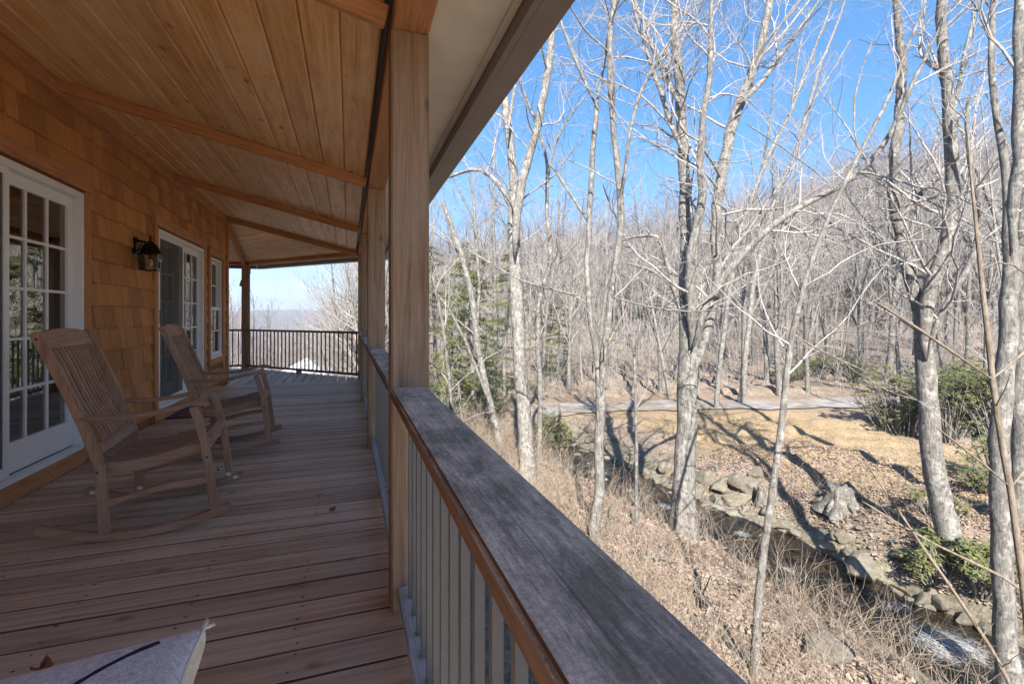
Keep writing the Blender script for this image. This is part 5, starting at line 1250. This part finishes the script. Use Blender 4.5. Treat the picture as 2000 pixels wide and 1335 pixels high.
# stump
def stump(u, v, h, r, label, seed):
    d = hit(u, v); p = W(u, v, d); rg = np.random.RandomState(seed); n = 40; rows = 12; V = []; F = []
    ph = rg.uniform(0, 6, 5)
    for j in range(rows + 1):
        f = j / rows; flare = 1 + 1.0 * (1 - f) ** 2.4
        for i in range(n):
            a = 2 * math.pi * i / n; root_ = (.28 * math.sin(a * 5 + ph[0]) + .15 * math.sin(a * 8 + ph[1])) * (1 - f) ** 1.2 + .05 * math.sin(a * 13 + ph[2]) ; rr_ = r * (flare + root_)
            top = 1 + .07 * math.sin(a * 3 + ph[3]) + .05 * math.sin(a * 7 + ph[4]); V.append((rr_ * math.cos(a), rr_ * math.sin(a), -.15 + (h + .15) * f * (top if f > .5 else 1)))
    for j in range(rows):
        for i in range(n): F.append((j*n+i, j*n+(i+1) % n, (j+1)*n+(i+1) % n, (j+1)*n+i))
    c = len(V); V.append((0, 0, h * .8)); F += [(rows*n+i, rows*n+(i+1) % n, c) for i in range(n)]
    root = tag(empty('tree_stump', (p.x, p.y, ground(p.x, p.y))), label, 'stump')
    MB().poly(V, F).build('wood', M['barkd'], root, smoothf=True)
    for q in range(6):
        a = q * 1.05 + rg.uniform(-.3, .3); L = r * rg.uniform(1.8, 2.8)
        MB().tube([(math.cos(a)*r*.9, math.sin(a)*r*.9, .12), (math.cos(a)*r*1.5, math.sin(a)*r*1.5, .04), (math.cos(a)*L, math.sin(a)*L, -.06)], [r*.3, r*.22, r*.1], 7).build('root', M['barkd'], root, smoothf=True)
stump(1642, 992, .42, .24, 'weathered grey tree stump with spreading roots on the lawn edge', 1)
stump(1487, 985, .42, .09, 'narrow jagged dead stub standing among the stacked boulders', 2)
def log(u0, v0, u1, v1, r, label, lift=.05, m='barkd'):
    a = W(u0, v0, hit(u0, v0)); b = W(u1, v1, hit(u1, v1)); rg = np.random.RandomState(int(u0)); n = 12
    P = [a.lerp(b, i / n) + Vector((rg.normal(0, .02), rg.normal(0, .02), lift + rg.normal(0, .015))) for i in range(n + 1)]
    root = tag(empty('fallen_log', (a.x, a.y, ground(a.x, a.y))), label, 'log'); off = Vector(root.location)
    MB().tube([tuple(p - off) for p in P], [r * (1 - .35 * i / n) * (1 + rg.normal(0, .04)) for i in range(n + 1)], 9).build('stem', M[m], root, smoothf=True)
    for q in range(3):
        i = rg.randint(2, n - 1); p = P[i] - off; d_ = Vector(rg.normal(0, 1, 3)); d_.z = abs(d_.z); d_.normalize()
        MB().tube([tuple(p), tuple(p + d_ * .15), tuple(p + d_ * .32 + Vector((0, 0, .03)))], [r * .35, r * .25, r * .1], 5).build('branch_stub', M[m], root, smoothf=True)
log(1375, 985, 1500, 1035, .09, 'weathered log lying along the foot of the stacked boulders')
log(1360, 1150, 1440, 1300, .05, 'thin fallen trunk lying in the brush on the near bank')
log(1215, 960, 1300, 1050, .05, 'dead pole bridging the creek behind the forked birch')
log(1245, 1090, 1330, 1105, .03, 'short dark stick among leaves near the thick trunk')

# ------------------------------------------------------------------ brush, leaf litter, grass (uncountable)
def inbank(n, seed, dmin, dmax, side, y0, y1):
    rg = np.random.RandomState(seed); out = []
    while sum(map(len, out)) < n:
        q = np.column_stack([rg.uniform(1.6, 15, n), rg.uniform(y0, y1, n)]); dc, sc = polydist(q, CREEK); out.append(q[(dc > dmin) & (dc < dmax) & (sc * side > 0)])
    return np.vstack(out)[:n]
def brush(n, seed, dmin, dmax, side, y0, y1, hmin, hmax, label, name='dry_brush', mt='briar', br=2):
    rg = np.random.RandomState(seed); Q = inbank(n, seed, dmin, dmax, side, y0, y1)
    cl = np.sin(Q[:, 0] * 2.1 + 1.3 * np.sin(Q[:, 1] * 1.7)) + .6 * np.sin(Q[:, 1] * 3.3); Q = Q[rg.uniform(-1.6, 1.2, len(Q)) < cl]
    z = terrain(Q[:, 0], Q[:, 1]); T = Tubes()
    for (x, y), zz in zip(Q, z):
        h = rg.uniform(hmin, hmax); d = np.array([rg.normal(0, .45), rg.normal(0, .45), 1.]); P = wander(rg, np.array([x, y, zz - .03]), d, h, 6, .13, -.09); r0 = rg.uniform(.0022, .005)
        T.add(P, np.linspace(r0, .0012, 7), 3)
        for b_ in range(rg.poisson(br)):
            i = rg.randint(1, 6); q = P[i] - P[i-1]; q = q / np.linalg.norm(q) + rg.normal(0, .5, 3); T.add(wander(rg, P[i], q, h * rg.uniform(.2, .45), 4, .15, -.02), np.linspace(r0 * .6, .001, 5), 3)
    tag(obj(name, T.mesh(name), M[mt]), label, 'brush', kind='stuff')
brush(6800, 1, 1.2, 5.2, -1, .5, 14, .3, 1.15, 'tangled dry tan brush covering the near creek bank')
brush(900, 2, 1.5, 3.4, 1, 1.5, 9, .25, .8, 'sparse dry stems on the far creek bank', 'dry_stems')
brush(1400, 4, 1.4, 5.5, -1, 11, 17, .6, 1.9, 'tall dry thicket upstream behind the pale trunks', 'dry_thicket')
def litter(n, seed, dmin, dmax, side, y0, y1, L0, L1, m, name, label, cat, upright=0.):
    rg = np.random.RandomState(seed); Q = inbank(n, seed, dmin, dmax, side, y0, y1); z = terrain(Q[:, 0], Q[:, 1])
    a = rg.uniform(0, 6.28, n); D = np.column_stack([np.cos(a), np.sin(a), rg.normal(upright, .3, n)]); Nn = np.column_stack([rg.normal(0, .4, n), rg.normal(0, .4, n), np.ones(n) * (1 - min(.8, upright * .4))])
    L = rg.uniform(L0, L1, n); V, F = quads(np.column_stack([Q, z + .008 + rg.uniform(0, .02, n)]), D, Nn, L, L * (.28 if upright < .5 else .05))
    tag(obj(name, mesh_np(name, V, F), m), label, cat, kind='stuff')
litter(42000, 11, 1.3, 6, -1, .3, 13, .04, .10, M['litter'], 'leaf_litter', 'fallen brown leaves carpeting the near creek bank', 'leaves')
litter(26000, 12, 1.3, 5.5, 1, 1, 11, .04, .10, M['litter'], 'fallen_leaves', 'fallen brown leaves on the far creek bank', 'leaves')
def grass(n, seed):
    rg = np.random.RandomState(seed); q = np.column_stack([rg.uniform(7.6, 18, n), rg.uniform(4.5, 17, n)]); dc, sc = polydist(q, CREEK); dr, _ = polydist(q, ROAD)
    e = np.hypot((q[:, 0] - 12.6) / 3.9, (q[:, 1] - 10.2) / 4.3); q = q[(dc > 2.4) & (sc > 0) & (dr > 1.5) & (e < rg.uniform(.7, 1.35, n))]
    n = len(q); z = terrain(q[:, 0], q[:, 1]); a = rg.uniform(0, 6.28, n); D = np.column_stack([np.cos(a), np.sin(a), rg.uniform(.05, .9, n)])
    L = rg.uniform(.04, .11, n); V, F = quads(np.column_stack([q, z]), D, np.column_stack([-np.sin(a), np.cos(a), rg.normal(0, .5, n)]), L, np.full(n, .0045))
    tag(obj('grass', mesh_np('grass', V, F), M['straw']), 'short straw coloured winter grass on the lawn', 'grass', kind='stuff')
grass(90000, 13)

# ------------------------------------------------------------------ outbuilding beyond the angled end
bc = W(598, 740, 40); bz = HC - 112 * 40 / FPX
bd = tag(empty('outbuilding', (bc.x, bc.y, ground(bc.x, bc.y))), 'outbuilding with pale metal pyramid roof below the angled porch end', 'building')
bo = Vector(bd.location); ez = bz - bo.z; hw = 2.3
MB().box((-hw + .3, -hw + .3, -.3), (hw - .3, hw - .3, ez)).build('wall', plain('grey_siding', (.35,.33,.31), .8), bd)
az_ = ez + 1.36
roofm = plain('pale_metal_roof', (.55,.57,.60), .45, 0, .03, 3)
mb = MB().poly([(-hw,-hw,ez),(hw,-hw,ez),(hw,hw,ez),(-hw,hw,ez),(0,0,az_)], [(0,1,4),(1,2,4),(2,3,4),(3,0,4),(3,2,1,0)]); mb.build('roof', roofm, bd)
MB().poly([(-hw-.4,-hw-2.2,ez-.75),(hw+2.0,-hw-2.2,ez-.75),(hw+2.0,-hw+.2,ez-.1),(-hw-.4,-hw+.2,ez-.1),(-hw-.4,-hw-2.2,ez-.85),(hw+2.0,-hw-2.2,ez-.85),(hw+2.0,-hw+.2,ez-.2),(-hw-.4,-hw+.2,ez-.2)],
    [(0,1,2,3),(7,6,5,4),(0,4,5,1),(1,5,6,2),(2,6,7,3),(3,7,4,0)]).build('lean_to_roof', roofm, bd)
for x in (-hw - .2, 0, hw + 1.8): MB().box((x - .07, -hw - 2.1, -1.2), (x + .07, -hw - 1.96, ez - .83)).build('roof_post', M['post'], bd)
MB().box((-.5, -hw + .22, -.1), (.5, -hw + .31, ez - .9)).build('door', M['cedar'], bd)

lt.scale = (.92, .92, .92); lt.location.x = XW + .031
# ------------------------------------------------------------------ air
HAZE = 0.0007
if HAZE:
    hm = bpy.data.materials.new('haze'); hm.use_nodes = True; ht = hm.node_tree; ht.nodes.clear()
    pv = ht.nodes.new('ShaderNodeVolumePrincipled'); pv.inputs['Color'].default_value = (.86,.91,1,1); pv.inputs['Density'].default_value = HAZE; pv.inputs['Anisotropy'].default_value = .2
    ho = ht.nodes.new('ShaderNodeOutputMaterial'); ht.links.new(pv.outputs[0], ho.inputs['Volume'])
    tag(MB().box((gx[0] - 5, gy[0] - 5, gz.min() - 1), (gx[-1] + 5, gy[-1] + 5, gz.max() + 22)).build('haze', hm), 'thin pale haze filling the valley air', 'haze', kind='stuff')
